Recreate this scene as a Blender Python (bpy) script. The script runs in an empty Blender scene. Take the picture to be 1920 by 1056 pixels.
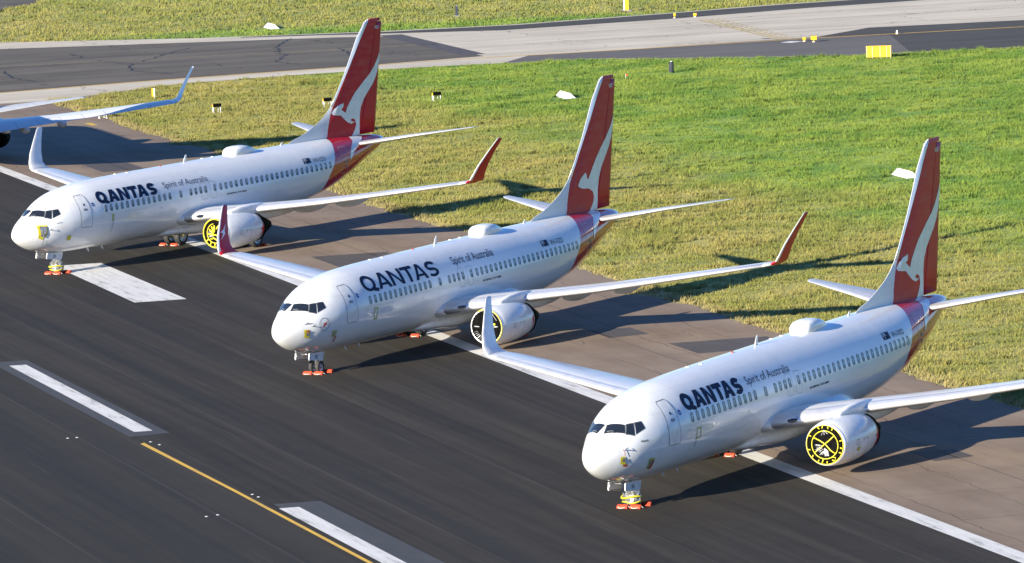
import bpy, bmesh, math, random
import numpy as np
from mathutils import Vector, Matrix, Euler, noise as mnoise
random.seed(7); RNG = np.random.default_rng(11)
S = bpy.context.scene
COL = S.collection
R = math.radians

# ------------------------------------------------------------------ camera
cam = bpy.data.cameras.new('camera')
camo = bpy.data.objects.new('camera', cam); COL.objects.link(camo)
YAW, PITCH, ROLL, FPX = 1.089291952659533, 0.11018409829791374, -0.035990477882374576, 11365.4726
_fw = Vector((math.sin(YAW)*math.cos(PITCH), math.cos(YAW)*math.cos(PITCH), -math.sin(PITCH)))
_r = Vector((math.cos(YAW), -math.sin(YAW), 0)); _u = _r.cross(_fw)
_r2 = _r*math.cos(ROLL)+_u*math.sin(ROLL); _u2 = -_r*math.sin(ROLL)+_u*math.cos(ROLL)
_m = Matrix((_r2, _u2, -_fw)).transposed().to_4x4()
_m.translation = Vector((-226.2934, -114.8844, 38.3646))
camo.matrix_world = _m
cam.sensor_width = 36; cam.lens = FPX/1920*36
cam.clip_start = 1; cam.clip_end = 8000
S.camera = camo

# ------------------------------------------------------------------ light
SUN_TRAVEL = Vector((3.60, -0.70, -1.0)).normalized()
SUN_EL = math.asin(-SUN_TRAVEL.z); SUN_ROT = math.atan2(-SUN_TRAVEL.x, -SUN_TRAVEL.y)
w = bpy.data.worlds.new('World'); S.world = w; w.use_nodes = True
nt = w.node_tree; nt.nodes.clear()
sky = nt.nodes.new('ShaderNodeTexSky'); sky.sky_type = 'NISHITA'; sky.sun_disc = False
sky.sun_elevation = SUN_EL; sky.sun_rotation = SUN_ROT; sky.air_density = 1.0; sky.dust_density = 0.0; sky.ozone_density = 6.0
bg = nt.nodes.new('ShaderNodeBackground'); bg.inputs[1].default_value = 0.062
wo = nt.nodes.new('ShaderNodeOutputWorld')
tint = nt.nodes.new('ShaderNodeMix'); tint.data_type = 'RGBA'; tint.blend_type = 'MULTIPLY'; tint.inputs[0].default_value = 1.0
tint.inputs[7].default_value = (0.88, 1.0, 1.22, 1)
nt.links.new(sky.outputs[0], tint.inputs[6]); nt.links.new(tint.outputs[2], bg.inputs[0]); nt.links.new(bg.outputs[0], wo.inputs[0])
sl = bpy.data.lights.new('sun', 'SUN'); sl.energy = 5.0; sl.angle = R(0.5); sl.color = (1.0, 0.92, 0.77)
so = bpy.data.objects.new('sun', sl); COL.objects.link(so)
so.rotation_euler = SUN_TRAVEL.to_track_quat('-Z', 'Y').to_euler(); so.location = (-60, -20, 60)
S.view_settings.view_transform = 'Standard'; S.view_settings.look = 'None'
S.view_settings.exposure = 1.42; S.view_settings.gamma = 1.0; S.view_settings.use_curve_mapping = False
S.cycles.max_bounces = 6; S.cycles.diffuse_bounces = 3; S.cycles.glossy_bounces = 3

# ------------------------------------------------------------------ frame of the runway
TX, TY = 0.7205, 0.6935
_l = math.hypot(TX, TY); TX /= _l; TY /= _l
OX, OY = -4.71, -21.73
RANG = math.atan2(TY, TX)
def rw(t, n): return (OX + t*TX + n*TY, OY + t*TY - n*TX)
def to_rw(x, y): return ((x-OX)*TX + (y-OY)*TY, (x-OX)*TY - (y-OY)*TX)

# ------------------------------------------------------------------ materials
def lin(c):
    return tuple(((v/255+0.055)/1.055)**2.4 if v > 10 else v/255/12.92 for v in c)
def mat(name, col=(0.5, 0.5, 0.5), rough=0.5, metal=0.0, coat=0.0, spec=0.5, emis=None):
    m = bpy.data.materials.new(name); m.use_nodes = True
    b = m.node_tree.nodes['Principled BSDF']
    b.inputs['Base Color'].default_value = (*col, 1); b.inputs['Roughness'].default_value = rough
    b.inputs['Metallic'].default_value = metal; b.inputs['Coat Weight'].default_value = coat
    b.inputs['Coat Roughness'].default_value = 0.06
    b.inputs['Specular IOR Level'].default_value = spec
    return m
class NT:
    """tiny helper to write node trees"""
    def __init__(s, m): s.t = m.node_tree; s.b = s.t.nodes.get('Principled BSDF')
    def n(s, typ, **kw):
        o = s.t.nodes.new(typ)
        for k, v in kw.items(): setattr(o, k, v)
        return o
    def l(s, a, b): s.t.links.new(a, b)
    def coord(s, kind='Object'): return s.n('ShaderNodeTexCoord').outputs[kind]
    def pos(s): return s.n('ShaderNodeNewGeometry').outputs['Position']
    def mapping(s, v, scale=(1, 1, 1), rot=(0, 0, 0), loc=(0, 0, 0)):
        o = s.n('ShaderNodeMapping'); s.l(v, o.inputs[0])
        o.inputs['Location'].default_value = loc; o.inputs['Rotation'].default_value = rot; o.inputs['Scale'].default_value = scale
        return o.outputs[0]
    def noise(s, v, scale=1, detail=4, rough=0.5, dist=0.0):
        o = s.n('ShaderNodeTexNoise'); s.l(v, o.inputs['Vector'])
        o.inputs['Scale'].default_value = scale; o.inputs['Detail'].default_value = detail
        o.inputs['Roughness'].default_value = rough; o.inputs['Distortion'].default_value = dist
        return o.outputs['Fac']
    def math(s, op, a, b=None, c=None, clamp=False):
        o = s.n('ShaderNodeMath', operation=op, use_clamp=clamp)
        for i, v in enumerate((a, b, c)):
            if v is None: continue
            if isinstance(v, (int, float)): o.inputs[i].default_value = v
            else: s.l(v, o.inputs[i])
        return o.outputs[0]
    def rng(s, v, a, b, c=0.0, d=1.0, smooth=True):
        o = s.n('ShaderNodeMapRange', interpolation_type='SMOOTHSTEP' if smooth else 'LINEAR')
        s.l(v, o.inputs[0])
        for i, q in enumerate((a, b, c, d)): o.inputs[1+i].default_value = q
        return o.outputs[0]
    def mix(s, f, a, b, blend='MIX'):
        o = s.n('ShaderNodeMix', data_type='RGBA', blend_type=blend)
        if isinstance(f, (int, float)): o.inputs[0].default_value = f
        else: s.l(f, o.inputs[0])
        for i, v in ((6, a), (7, b)):
            if isinstance(v, tuple): o.inputs[i].default_value = (*v[:3], 1)
            else: s.l(v, o.inputs[i])
        return o.outputs[2]
    def xyz(s, v):
        o = s.n('ShaderNodeSeparateXYZ'); s.l(v, o.inputs[0]); return o.outputs
    def rw(s, scale=(1, 1, 1)):
        """position expressed along (x) and across (y) the runway"""
        p = s.mapping(s.pos(), loc=(-OX, -OY, 0))
        q = s.mapping(p, rot=(0, 0, -RANG))
        return s.mapping(q, scale=(scale[0], -scale[1], scale[2]))
    def bump(s, h, strength=0.3, dist=0.05):
        o = s.n('ShaderNodeBump'); o.inputs['Strength'].default_value = strength; o.inputs['Distance'].default_value = dist
        s.l(h, o.inputs['Height']); s.l(o.outputs[0], s.b.inputs['Normal'])
    def curve(s, v, pts, lo, hi):
        """piecewise curve v -> value; both axes normalised to [lo,hi]=((x0,x1),(y0,y1))"""
        (x0, x1), (y0, y1) = lo, hi
        f = s.n('ShaderNodeFloatCurve'); s.l(s.rng(v, x0, x1, smooth=False), f.inputs['Value'])
        c = f.mapping.curves[0]
        P_ = [((a-x0)/(x1-x0), (b-y0)/(y1-y0)) for a, b in pts]
        c.points[0].location = P_[0]; c.points[1].location = P_[-1]
        for p in P_[1:-1]: c.points.new(*p)
        f.mapping.update()
        return s.math('MULTIPLY_ADD', f.outputs[0], y1-y0, y0)

M = {}
WHITE = (0.80, 0.80, 0.79); RED = (0.52, 0.005, 0.020)
def paint_variation(k, base, dirt=0.10, panel=True):
    """gives paint faint grime and seams of its own"""
    g = k.noise(k.mapping(k.coord(), scale=(0.5, 1.2, 2.2)), 1.3, 6, 0.62)
    g = k.rng(g, 0.42, 0.75)
    c = k.mix(k.math('MULTIPLY', g, dirt), base, (0.42, 0.40, 0.36))
    if panel:
        x = k.xyz(k.coord())[0]
        f = k.math('FRACT', k.math('MULTIPLY', x, 1/2.54))
        ln = k.math('LESS_THAN', k.math('ABSOLUTE', k.math('SUBTRACT', f, 0.5)), 0.0035)
        c = k.mix(k.math('MULTIPLY', ln, 0.32), c, (0.3, 0.3, 0.3))
        z_ = k.xyz(k.coord())[2]
        for zl in (2.35, 3.05, 4.28, 5.05):
            c = k.mix(k.math('MULTIPLY', k.math('LESS_THAN', k.math('ABSOLUTE', k.math('SUBTRACT', z_, zl)), 0.008), 0.20), c, (0.35, 0.35, 0.36))
        # thin run-off streaks
        st = k.rng(k.noise(k.mapping(k.coord(), scale=(3.5, 0.3, 0.35)), 1.2, 5, 0.6), 0.60, 0.78)
        c = k.mix(k.math('MULTIPLY', st, 0.16), c, (0.35, 0.33, 0.28))
    return c
def m_fuselage():
    m = mat('fuselage_paint', WHITE, 0.16, coat=0.3); k = NT(m)
    o = k.xyz(k.coord())
    bx = k.curve(o[2], [(0.5, 29.35), (2.0, 29.5), (2.68, 29.71), (3.0, 29.80), (3.32, 29.93), (3.61, 30.14), (3.96, 30.42), (4.35, 30.70),
                        (4.66, 30.90), (4.96, 31.12), (5.25, 31.42), (5.43, 31.66), (5.6, 31.9)], (0.5, 5.6), (29, 32))
    d = k.math('SUBTRACT', o[0], bx)
    red = k.math('GREATER_THAN', d, 0.0)
    edge = k.math('LESS_THAN', k.math('ABSOLUTE', k.math('ADD', d, 0.03)), 0.028)
    cap = k.math('GREATER_THAN', o[0], 37.55)
    base = k.mix(edge, k.mix(red, WHITE, RED), (0.33, 0.34, 0.38))
    base = k.mix(cap, base, (0.55, 0.55, 0.57))
    c = paint_variation(k, base, 0.13)
    # belly: oily film along the keel
    bel = k.math('MULTIPLY', k.rng(o[2], 2.0, 1.45), k.rng(k.noise(k.mapping(k.coord(), scale=(0.25, 2, 1)), 2, 4), 0.35, 0.7))
    c = k.mix(k.math('MULTIPLY', bel, 0.35), c, (0.22, 0.20, 0.17))
    k.l(c, k.b.inputs['Base Color'])
    wav = k.noise(k.mapping(k.coord(), scale=(1, 1, 1)), 0.8, 2)
    k.bump(wav, 0.14, 0.06)
    return m
def m_fin():
    m = mat('fin_paint', RED, 0.38, coat=0.04, spec=0.2); k = NT(m)
    o = k.xyz(k.coord())
    le = k.curve(o[2], [(5.0, 31.86), (5.5, 31.95), (6.28, 32.21), (6.96, 32.52), (7.22, 32.68), (8.0, 33.34), (9.45, 34.5), (11.0, 35.79), (12.6, 37.12), (13, 37.45)], (5.0, 13.0), (31, 38))
    d = k.math('SUBTRACT', o[0], le)
    red = k.math('GREATER_THAN', d, 0.0)
    c = k.mix(red, WHITE, RED)
    c = paint_variation(k, c, 0.10, False)
    seam = k.math('LESS_THAN', k.math('ABSOLUTE', k.math('SUBTRACT', k.math('FRACT', k.math('MULTIPLY', o[2], 0.55)), 0.5)), 0.004)
    c = k.mix(k.math('MULTIPLY', seam, 0.25), c, (0.1, 0.02, 0.02))
    k.l(c, k.b.inputs['Base Color'])
    k.bump(k.noise(k.coord(), 1.1, 2), 0.10, 0.04)
    return m
def m_wing():
    m = mat('wing_paint', (0.45, 0.46, 0.47), 0.32, coat=0.2); k = NT(m)
    uv = k.xyz(k.coord('UV'))
    g = k.noise(k.mapping(k.coord(), scale=(1.5, 0.6, 1)), 1.4, 5, 0.6)
    c = k.mix(k.math('MULTIPLY', k.rng(g, 0.4, 0.75), 0.30), (0.66, 0.67, 0.68), (0.48, 0.48, 0.48))
    for v0, w_ in ((0.14, 0.005), (0.62, 0.006), (0.78, 0.005)):
        ln = k.math('LESS_THAN', k.math('ABSOLUTE', k.math('SUBTRACT', uv[1], v0)), w_)
        c = k.mix(k.math('MULTIPLY', ln, 0.6), c, (0.12, 0.12, 0.13))
    sp = k.math('LESS_THAN', k.math('ABSOLUTE', k.math('SUBTRACT', k.math('FRACT', k.math('MULTIPLY', uv[0], 11)), 0.5)), 0.02)
    sp = k.math('MULTIPLY', sp, k.math('GREATER_THAN', uv[1], 0.62))
    c = k.mix(k.math('MULTIPLY', sp, 0.5), c, (0.14, 0.14, 0.15))
    k.l(c, k.b.inputs['Base Color'])
    return m
M['fus'] = m_fuselage(); M['fin'] = m_fin(); M['wing'] = m_wing()
def simple_noise(name, c0, c1, rough, scale=3.0, **kw):
    m = mat(name, c0, rough, **kw); k = NT(m)
    k.l(k.mix(k.rng(k.noise(k.coord(), scale, 5, 0.6), 0.35, 0.7), c0, c1), k.b.inputs['Base Color'])
    return m
M['white'] = simple_noise('white_paint', WHITE, (0.70, 0.70, 0.69), 0.25, coat=0.3)
M['grey'] = simple_noise('grey_paint', (0.50, 0.51, 0.52), (0.42, 0.43, 0.44), 0.35)
M['red'] = simple_noise('red_paint', RED, (0.44, 0.008, 0.024), 0.38, coat=0.04, spec=0.2)
M['navy'] = mat('navy_lettering', (0.006, 0.016, 0.055), 0.6, spec=0.15)
M['greytxt'] = mat('grey_lettering', (0.045, 0.065, 0.12), 0.6, spec=0.15)
M['smalltxt'] = mat('small_lettering', (0.04, 0.045, 0.06), 0.6, spec=0.15)
M['palered'] = mat('pale_outline', (0.62, 0.42, 0.44), 0.4)
M['blue'] = mat('blue_badge', (0.015, 0.06, 0.32), 0.35)
M['silver'] = simple_noise('polished_metal', (0.86, 0.86, 0.87), (0.76, 0.76, 0.78), 0.34, 2.0, metal=0.55)
M['steel'] = simple_noise('gear_metal', (0.42, 0.43, 0.45), (0.25, 0.25, 0.26), 0.35, 8.0, metal=0.7)
M['rubber'] = simple_noise('tyre_rubber', (0.018, 0.018, 0.019), (0.035, 0.033, 0.031), 0.75, 9.0)
M['black'] = simple_noise('black_cover_fabric', (0.0025, 0.0025, 0.003), (0.007, 0.0068, 0.0065), 0.75, 5.0, spec=0.03)
M['yellow'] = simple_noise('yellow_tape', (0.62, 0.55, 0.02), (0.42, 0.37, 0.03), 0.5, 9.0)
M['ygreen'] = simple_noise('greenish_tape', (0.50, 0.52, 0.06), (0.36, 0.38, 0.08), 0.5, 9.0)
M['foil'] = simple_noise('silver_foil', (0.50, 0.51, 0.52), (0.10, 0.10, 0.11), 0.25, 9.0, metal=0.6)
M['film'] = simple_noise('clear_film', (0.55, 0.56, 0.57), (0.12, 0.12, 0.12), 0.15, 9.0)
M['outline'] = mat('seal_grey', (0.16, 0.17, 0.19), 0.5)
M['faint'] = mat('faint_outline', (0.34, 0.36, 0.40), 0.5)
M['glass'] = mat('cockpit_glass', (0.015, 0.02, 0.03), 0.05, spec=0.8)
M['gasket'] = mat('window_gasket', (0.16, 0.17, 0.18), 0.4)
def m_pane():
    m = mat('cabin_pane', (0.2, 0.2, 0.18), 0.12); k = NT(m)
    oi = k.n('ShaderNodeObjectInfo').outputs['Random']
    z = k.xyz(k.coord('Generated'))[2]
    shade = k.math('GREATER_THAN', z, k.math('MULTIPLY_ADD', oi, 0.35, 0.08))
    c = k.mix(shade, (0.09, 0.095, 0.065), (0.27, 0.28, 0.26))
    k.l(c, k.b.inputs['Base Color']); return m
M['pane'] = m_pane()
M['orange'] = simple_noise('orange_chock_paint', (0.50, 0.060, 0.022), (0.32, 0.04, 0.02), 0.7, 7.0, spec=0.25)
M['rope'] = simple_noise('white_rope', (0.62, 0.60, 0.55), (0.45, 0.43, 0.40), 0.8, 20.0)
M['signyellow'] = simple_noise('sign_yellow', (0.72, 0.40, 0.02), (0.60, 0.33, 0.02), 0.6, 3.0, spec=0.25)
M['markerwhite'] = simple_noise('marker_white', (0.82, 0.82, 0.80), (0.74, 0.74, 0.72), 0.5, 2.0)
M['crack'] = mat('crack_sealant', (0.016, 0.014, 0.012), 0.7)
M['darkpost'] = simple_noise('dark_post', (0.02, 0.025, 0.04), (0.045, 0.05, 0.06), 0.7, 6.0, spec=0.2)
M['beacon'] = mat('red_beacon_glass', (0.25, 0.03, 0.02), 0.3)

# ------------------------------------------------------------------ object helpers
def tag(o, label=None, cat=None, group=None, kind=None):
    if label: o['label'] = label
    if cat: o['category'] = cat
    if group: o['group'] = group
    if kind: o['kind'] = kind
    return o
def empty(name, loc=(0, 0, 0), rot=(0, 0, 0)):
    o = bpy.data.objects.new(name, None); COL.objects.link(o); o.location = loc; o.rotation_euler = rot
    o.empty_display_size = 0.3
    return o
def link(name, me, parent=None, loc=None):
    o = bpy.data.objects.new(name, me); COL.objects.link(o)
    if parent is not None: o.parent = parent
    if loc is not None: o.location = loc
    return o
class MB:
    """collects shapes; mesh() makes one mesh out of them"""
    def __init__(s): s.v = []; s.f = []; s.mi = []; s.uv = None; s.sm = []
    def add(s, vs, fs, mi=0, smooth=False):
        b = len(s.v); s.v += [tuple(v) for v in vs]
        s.f += [tuple(b+i for i in f) for f in fs]; s.mi += [mi]*len(fs); s.sm += [smooth]*len(fs)
        return s
    def box(s, c, d, rz=0, mi=0, top=(1, 1)):
        cx, cy, cz = c; hx, hy, hz = d[0]/2, d[1]/2, d[2]/2
        vs = []
        for k, (z, sx, sy) in enumerate(((-hz, 1, 1), (hz, top[0], top[1]))):
            for x, y in ((-hx, -hy), (hx, -hy), (hx, hy), (-hx, hy)):
                x *= sx; y *= sy
                vs.append((cx+x*math.cos(rz)-y*math.sin(rz), cy+x*math.sin(rz)+y*math.cos(rz), cz+z))
        return s.add(vs, [(3, 2, 1, 0), (4, 5, 6, 7), (0, 1, 5, 4), (1, 2, 6, 5), (2, 3, 7, 6), (3, 0, 4, 7)], mi)
    def tube(s, pts, r, n=10, mi=0, closed=False):
        pts = [Vector(p) for p in pts]; rs = r if isinstance(r, (list, tuple)) else [r]*len(pts)
        vs = []; fs = []; L = len(pts)
        for i, p in enumerate(pts):
            a = pts[(i-1) % L] if (closed or i > 0) else p; b = pts[(i+1) % L] if (closed or i < L-1) else p
            d = (b-a).normalized(); q = Vector((0, 0, 1)) if abs(d.z) < 0.9 else Vector((1, 0, 0))
            e1 = d.cross(q).normalized(); e2 = d.cross(e1)
            for j in range(n):
                t = 2*math.pi*j/n; vs.append(p + (e1*math.cos(t)+e2*math.sin(t))*rs[i])
        for i in range(L if closed else L-1):
            for j in range(n):
                i2 = (i+1) % L; fs.append((i*n+j, i*n+(j+1) % n, i2*n+(j+1) % n, i2*n+j))
        if not closed: fs += [tuple(range(n-1, -1, -1)), tuple((L-1)*n+j for j in range(n))]
        return s.add(vs, fs, mi, True)
    def lathe(s, prof, c=(0, 0, 0), axis='x', n=48, mi=0, sz=1.0, szlow=1.0):
        vs = []; fs = []
        for (a, r) in prof:
            for j in range(n):
                t = 2*math.pi*j/n; p, q = r*math.cos(t), r*math.sin(t)
                if q < 0: q *= szlow
                q *= sz
                if axis == 'x': vs.append((c[0]+a, c[1]+p, c[2]+q))
                elif axis == 'y': vs.append((c[0]+p, c[1]+a, c[2]+q))
                else: vs.append((c[0]+p, c[1]+q, c[2]+a))
        for i in range(len(prof)-1):
            for j in range(n): fs.append((i*n+j, i*n+(j+1) % n, (i+1)*n+(j+1) % n, (i+1)*n+j))
        return s.add(vs, fs, mi, True)
    def loft(s, rings, mi=0, cap=True, uv=False):
        n = len(rings[0]); vs = [p for r_ in rings for p in r_]; fs = []
        for i in range(len(rings)-1):
            for j in range(n): fs.append((i*n+j, i*n+(j+1) % n, (i+1)*n+(j+1) % n, (i+1)*n+j))
        if cap: fs += [tuple(range(n-1, -1, -1)), tuple((len(rings)-1)*n+j for j in range(n))]
        s.add(vs, fs, mi, True)
        if cap: s.sm[-1] = s.sm[-2] = False
        return s
    def mesh(s, name, mats, uvs=None):
        me = bpy.data.meshes.new(name); me.from_pydata(s.v, [], s.f); me.validate(); 
        for m in (mats if isinstance(mats, (list, tuple)) else [mats]): me.materials.append(m)
        if len(me.polygons) == len(s.f):
            me.polygons.foreach_set('material_index', s.mi); me.polygons.foreach_set('use_smooth', s.sm)
        if uvs is not None:
            ul = me.uv_layers.new(name='UVMap')
            for lp in me.loops: ul.data[lp.index].uv = uvs[lp.vertex_index]
        bm = bmesh.new(); bm.from_mesh(me); bmesh.ops.recalc_face_normals(bm, faces=bm.faces); bm.to_mesh(me); bm.free()
        me.update(); return me
def part(name, mb, m, parent, loc=None): return link(name, mb.mesh(name, m), parent, loc)

# ------------------------------------------------------------------ fuselage surface (x aft from the nose, y to starboard, z up)
ST = [0, .15, .5, 1, 1.6, 2.2, 3, 4, 5, 6.5, 10, 18, 24, 27, 30, 33, 35.5, 37.2, 38.02]
ZT = [2.764, 3.02, 3.37, 3.68, 3.95, 4.27, 4.70, 5.02, 5.19, 5.34, 5.44, 5.50, 5.53, 5.53, 5.53, 5.49, 5.385, 5.27, 5.11]
ZB = [2.764, 2.48, 2.22, 1.97, 1.75, 1.62, 1.49, 1.40, 1.355, 1.335, 1.31, 1.31, 1.38, 1.60, 2.06, 2.83, 3.72, 4.32, 4.64]
HW = [0.0, .27, .52, .78, 1.04, 1.27, 1.48, 1.67, 1.78, 1.845, 1.86, 1.878, 1.895, 1.88, 1.74, 1.35, .86, .46, .25]
def pchip(X, Y):
    X = np.array(X, float); Y = np.array(Y, float); h = np.diff(X); d = np.diff(Y)/h
    m = np.zeros(len(X))
    for i in range(1, len(X)-1):
        if d[i-1]*d[i] > 0:
            w1, w2 = 2*h[i]+h[i-1], h[i]+2*h[i-1]; m[i] = (w1+w2)/(w1/d[i-1]+w2/d[i])
    m[0], m[-1] = d[0], d[-1]
    def f(x):
        x = min(max(x, X[0]), X[-1]); i = min(int(np.searchsorted(X, x, 'right'))-1, len(h)-1)
        t = (x-X[i])/h[i]
        return float(Y[i]*(1+2*t)*(1-t)**2 + m[i]*h[i]*t*(1-t)**2 + Y[i+1]*t*t*(3-2*t) + m[i+1]*h[i]*t*t*(t-1))
    return f
_s = [math.sqrt(v) for v in ST]
fzt, fzb, fhw = pchip(_s, ZT), pchip(_s, ZB), pchip(_s, HW)
def sec(x):
    q = math.sqrt(max(x, 0)); zt, zb, hw = fzt(q), fzb(q), fhw(q)
    return (zt+zb)/2, (zt-zb)/2, hw
def skin(x, z, off=0.006, side=-1):
    """point on the side of the fuselage at station x and height z"""
    zc, h, hw = sec(x); s = max(-0.9995, min(0.9995, (z-zc)/h)); c = math.sqrt(1-s*s)
    n = Vector((0, c/hw, s/h)).normalized()
    return Vector((x, side*(hw*c+n.y*off), zc+h*s+n.z*off))
def drape(polys, fn, step=0.12, uv2=None):
    """flat polygons (a,b) cut into small cells and laid on a surface by fn(a,b)"""
    bm = bmesh.new()
    for p in polys:
        vs = [bm.verts.new((a, b, 0)) for a, b in p]
        if len(vs) > 2: bm.faces.new(vs)
    return drape_bm(bm, fn, step)
def drape_bm(bm, fn, step=0.12):
    bm.normal_update(); bmesh.ops.triangulate(bm, faces=bm.faces[:])
    xs = [v.co.x for v in bm.verts]; ys = [v.co.y for v in bm.verts]
    for lo, hi, ax in ((min(xs), max(xs), 0), (min(ys), max(ys), 1)):
        k = math.floor(lo/step)+1
        while k*step < hi:
            co = [0, 0, 0]; no = [0, 0, 0]; co[ax] = k*step; no[ax] = 1
            bmesh.ops.bisect_plane(bm, geom=bm.verts[:]+bm.edges[:]+bm.faces[:], plane_co=co, plane_no=no, dist=1e-5)
            k += 1
    for v in bm.verts: v.co = fn(v.co.x, v.co.y)
    me = bpy.data.meshes.new('decal'); bm.to_mesh(me); bm.free()
    for p in me.polygons: p.use_smooth = True
    return me
def decal(name, polys, fn, m, parent, step=0.12):
    me = drape(polys, fn, step); me.name = name; me.materials.append(m); return link(name, me, parent)
def text_bm(s, box, offset=0.0, shear=0.0):
    cu = bpy.data.curves.new('t', 'FONT'); cu.body = s; cu.offset = offset; cu.resolution_u = 3; cu.shear = shear
    ob = bpy.data.objects.new('t', cu); me = bpy.data.meshes.new_from_object(ob)
    bpy.data.objects.remove(ob); bpy.data.curves.remove(cu)
    bm = bmesh.new(); bm.from_mesh(me); bpy.data.meshes.remove(me)
    xs = [v.co.x for v in bm.verts]; ys = [v.co.y for v in bm.verts]
    x0, x1, y0, y1 = min(xs), max(xs), min(ys), max(ys); a0, a1, b0, b1 = box
    for v in bm.verts:
        v.co.x = a0+(v.co.x-x0)/(x1-x0)*(a1-a0); v.co.y = b0+(v.co.y-y0)/(y1-y0)*(b1-b0)
    return bm
def lettering(name, s, box, fn, m, parent, offset=0.0, shear=0.0, step=0.12):
    me = drape_bm(text_bm(s, box, offset, shear), fn, step); me.name = name; me.materials.append(m)
    return link(name, me, parent)
def rrect(x0, x1, z0, z1, r=0.1, n=4):
    out = []
    for cx, cz, a0 in ((x1-r, z1-r, 0), (x0+r, z1-r, 90), (x0+r, z0+r, 180), (x1-r, z0+r, 270)):
        for i in range(n+1):
            a = R(a0+90*i/n); out.append((cx+r*math.cos(a), cz+r*math.sin(a)))
    return out
def ring_polys(poly, w):
    """quads of width w inside a closed outline"""
    c = Vector((sum(p[0] for p in poly)/len(poly), sum(p[1] for p in poly)/len(poly)))
    L = len(poly); inn = []
    for i in range(L):
        a, b, d = Vector(poly[i-1]), Vector(poly[i]), Vector(poly[(i+1) % L])
        t = (d-a).normalized(); n = Vector((-t.y, t.x))
        if n.dot(c-b) < 0: n = -n
        inn.append(b+n*w)
    return [(poly[i], poly[(i+1) % L], tuple(inn[(i+1) % L]), tuple(inn[i])) for i in range(L)]
def ellipse(cx, cz, rx, rz, n=20): return [(cx+rx*math.cos(2*math.pi*i/n), cz+rz*math.sin(2*math.pi*i/n)) for i in range(n)]
_cache = {}
def cached(key, fn):
    if key not in _cache: _cache[key] = fn()
    return _cache[key]

# ------------------------------------------------------------------ aircraft pieces
def build_fuselage_mesh():
    NX, NS = 150, 72; vs = []; fs = []
    us = [(i/NX) for i in range(NX+1)]
    xs = [38.02*(u**1.0) for u in us]
    xs = sorted(set([round(v, 4) for v in [0.0, .004, .015, .035, .06, .1, .15, .22, .3, .4, .52, .66, .8, .95, 1.1] + [1.25+i*(38.02-1.25)/130 for i in range(131)]]))
    mb = MB()
    for x in xs:
        zc, h, hw = sec(x)
        for j in range(NS):
            a = 2*math.pi*j/NS; mb.v.append((x, hw*math.sin(a), zc+h*math.cos(a)))
    n = len(xs)
    for i in range(n-1):
        for j in range(NS): mb.f.append((i*NS+j, i*NS+(j+1) % NS, (i+1)*NS+(j+1) % NS, (i+1)*NS+j))
    mb.f.append(tuple((n-1)*NS+j for j in range(NS)))
    mb.mi = [0]*len(mb.f); mb.sm = [True]*(len(mb.f)-1)+[False]
    bm = bmesh.new()
    me = mb.mesh('fuselage', M['fus'])
    bm.from_mesh(me); bmesh.ops.remove_doubles(bm, verts=bm.verts, dist=1e-4)
    bmesh.ops.recalc_face_normals(bm, faces=bm.faces); bm.to_mesh(me); bm.free()
    return me

def airfoil(n=14, t=0.12, camber=0.02):
    """closed loop: trailing edge -> upper -> nose -> lower, (u, v)"""
    up = []; lo = []
    for i in range(n+1):
        u = 0.5*(1+math.cos(math.pi*i/n))
        y = 5*t*(0.2969*math.sqrt(u)-0.1260*u-0.3516*u*u+0.2843*u**3-0.1015*u**4)
        c = camber*4*u*(1-u)
        up.append((u, c+y)); lo.append((u, c-y))
    lo.reverse()
    return up + lo[1:-1]
def foil_ring(P, Q, nrm, t, camber=0.02, n=14, pts=None, grow=0.0):
    P, Q, nrm = Vector(P), Vector(Q), Vector(nrm).normalized(); c = (Q-P).length
    out = []
    for u, v in (pts or airfoil(n, t, camber)):
        out.append(P + (Q-P)*u + nrm*(c*v + (grow if v >= camber*4*u*(1-u) else -grow)) - (Q-P).normalized()*(grow if u < 0.02 else 0))
    return out
WING = [  # y, LE(x,z), TE(x,z), thickness
    (1.0, 13.5, 2.25, 22.4, 1.95, .115), (1.9, 14.25, 2.33, 22.45, 2.00, .115), (3.4, 15.75, 2.45, 22.5, 2.20, .115), (4.9, 17.25, 2.62, 22.55, 2.42, .115),
    (5.8, 17.85, 2.70, 22.65, 2.55, .11), (8.4, 19.2, 2.93, 23.3, 2.86, .105), (10.6, 20.3, 3.19, 23.9, 3.13, .10), (12.9, 21.4, 3.47, 24.5, 3.42, .10), (16.3, 22.9, 3.90, 25.2, 3.87, .10)]
WINGLET = [((22.9, 16.3, 3.90), (25.2, 16.3, 3.87), (0, -.12, 1), .10), ((23.05, 16.75, 3.98), (25.0, 16.72, 3.96), (0, -.35, .93), .095),
    ((23.15, 16.98, 4.12), (24.78, 16.95, 4.12), (0, -.7, .7), .09), ((23.27, 17.12, 4.42), (24.66, 17.1, 4.42), (0, -.92, .38), .085),
    ((23.62, 17.3, 4.98), (24.80, 17.28, 4.98), (0, -.95, .3), .075), ((24.35, 17.55, 5.75), (25.2, 17.54, 5.75), (0, -.955, .29), .07),
    ((25.03, 17.77, 6.42), (25.62, 17.77, 6.40), (0, -.955, .29), .06), ((25.2, 17.8, 6.54), (25.68, 17.8, 6.5), (0, -.955, .29), .05)]
def mir(p, s): return (p[0], p[1]*s, p[2])
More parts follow.
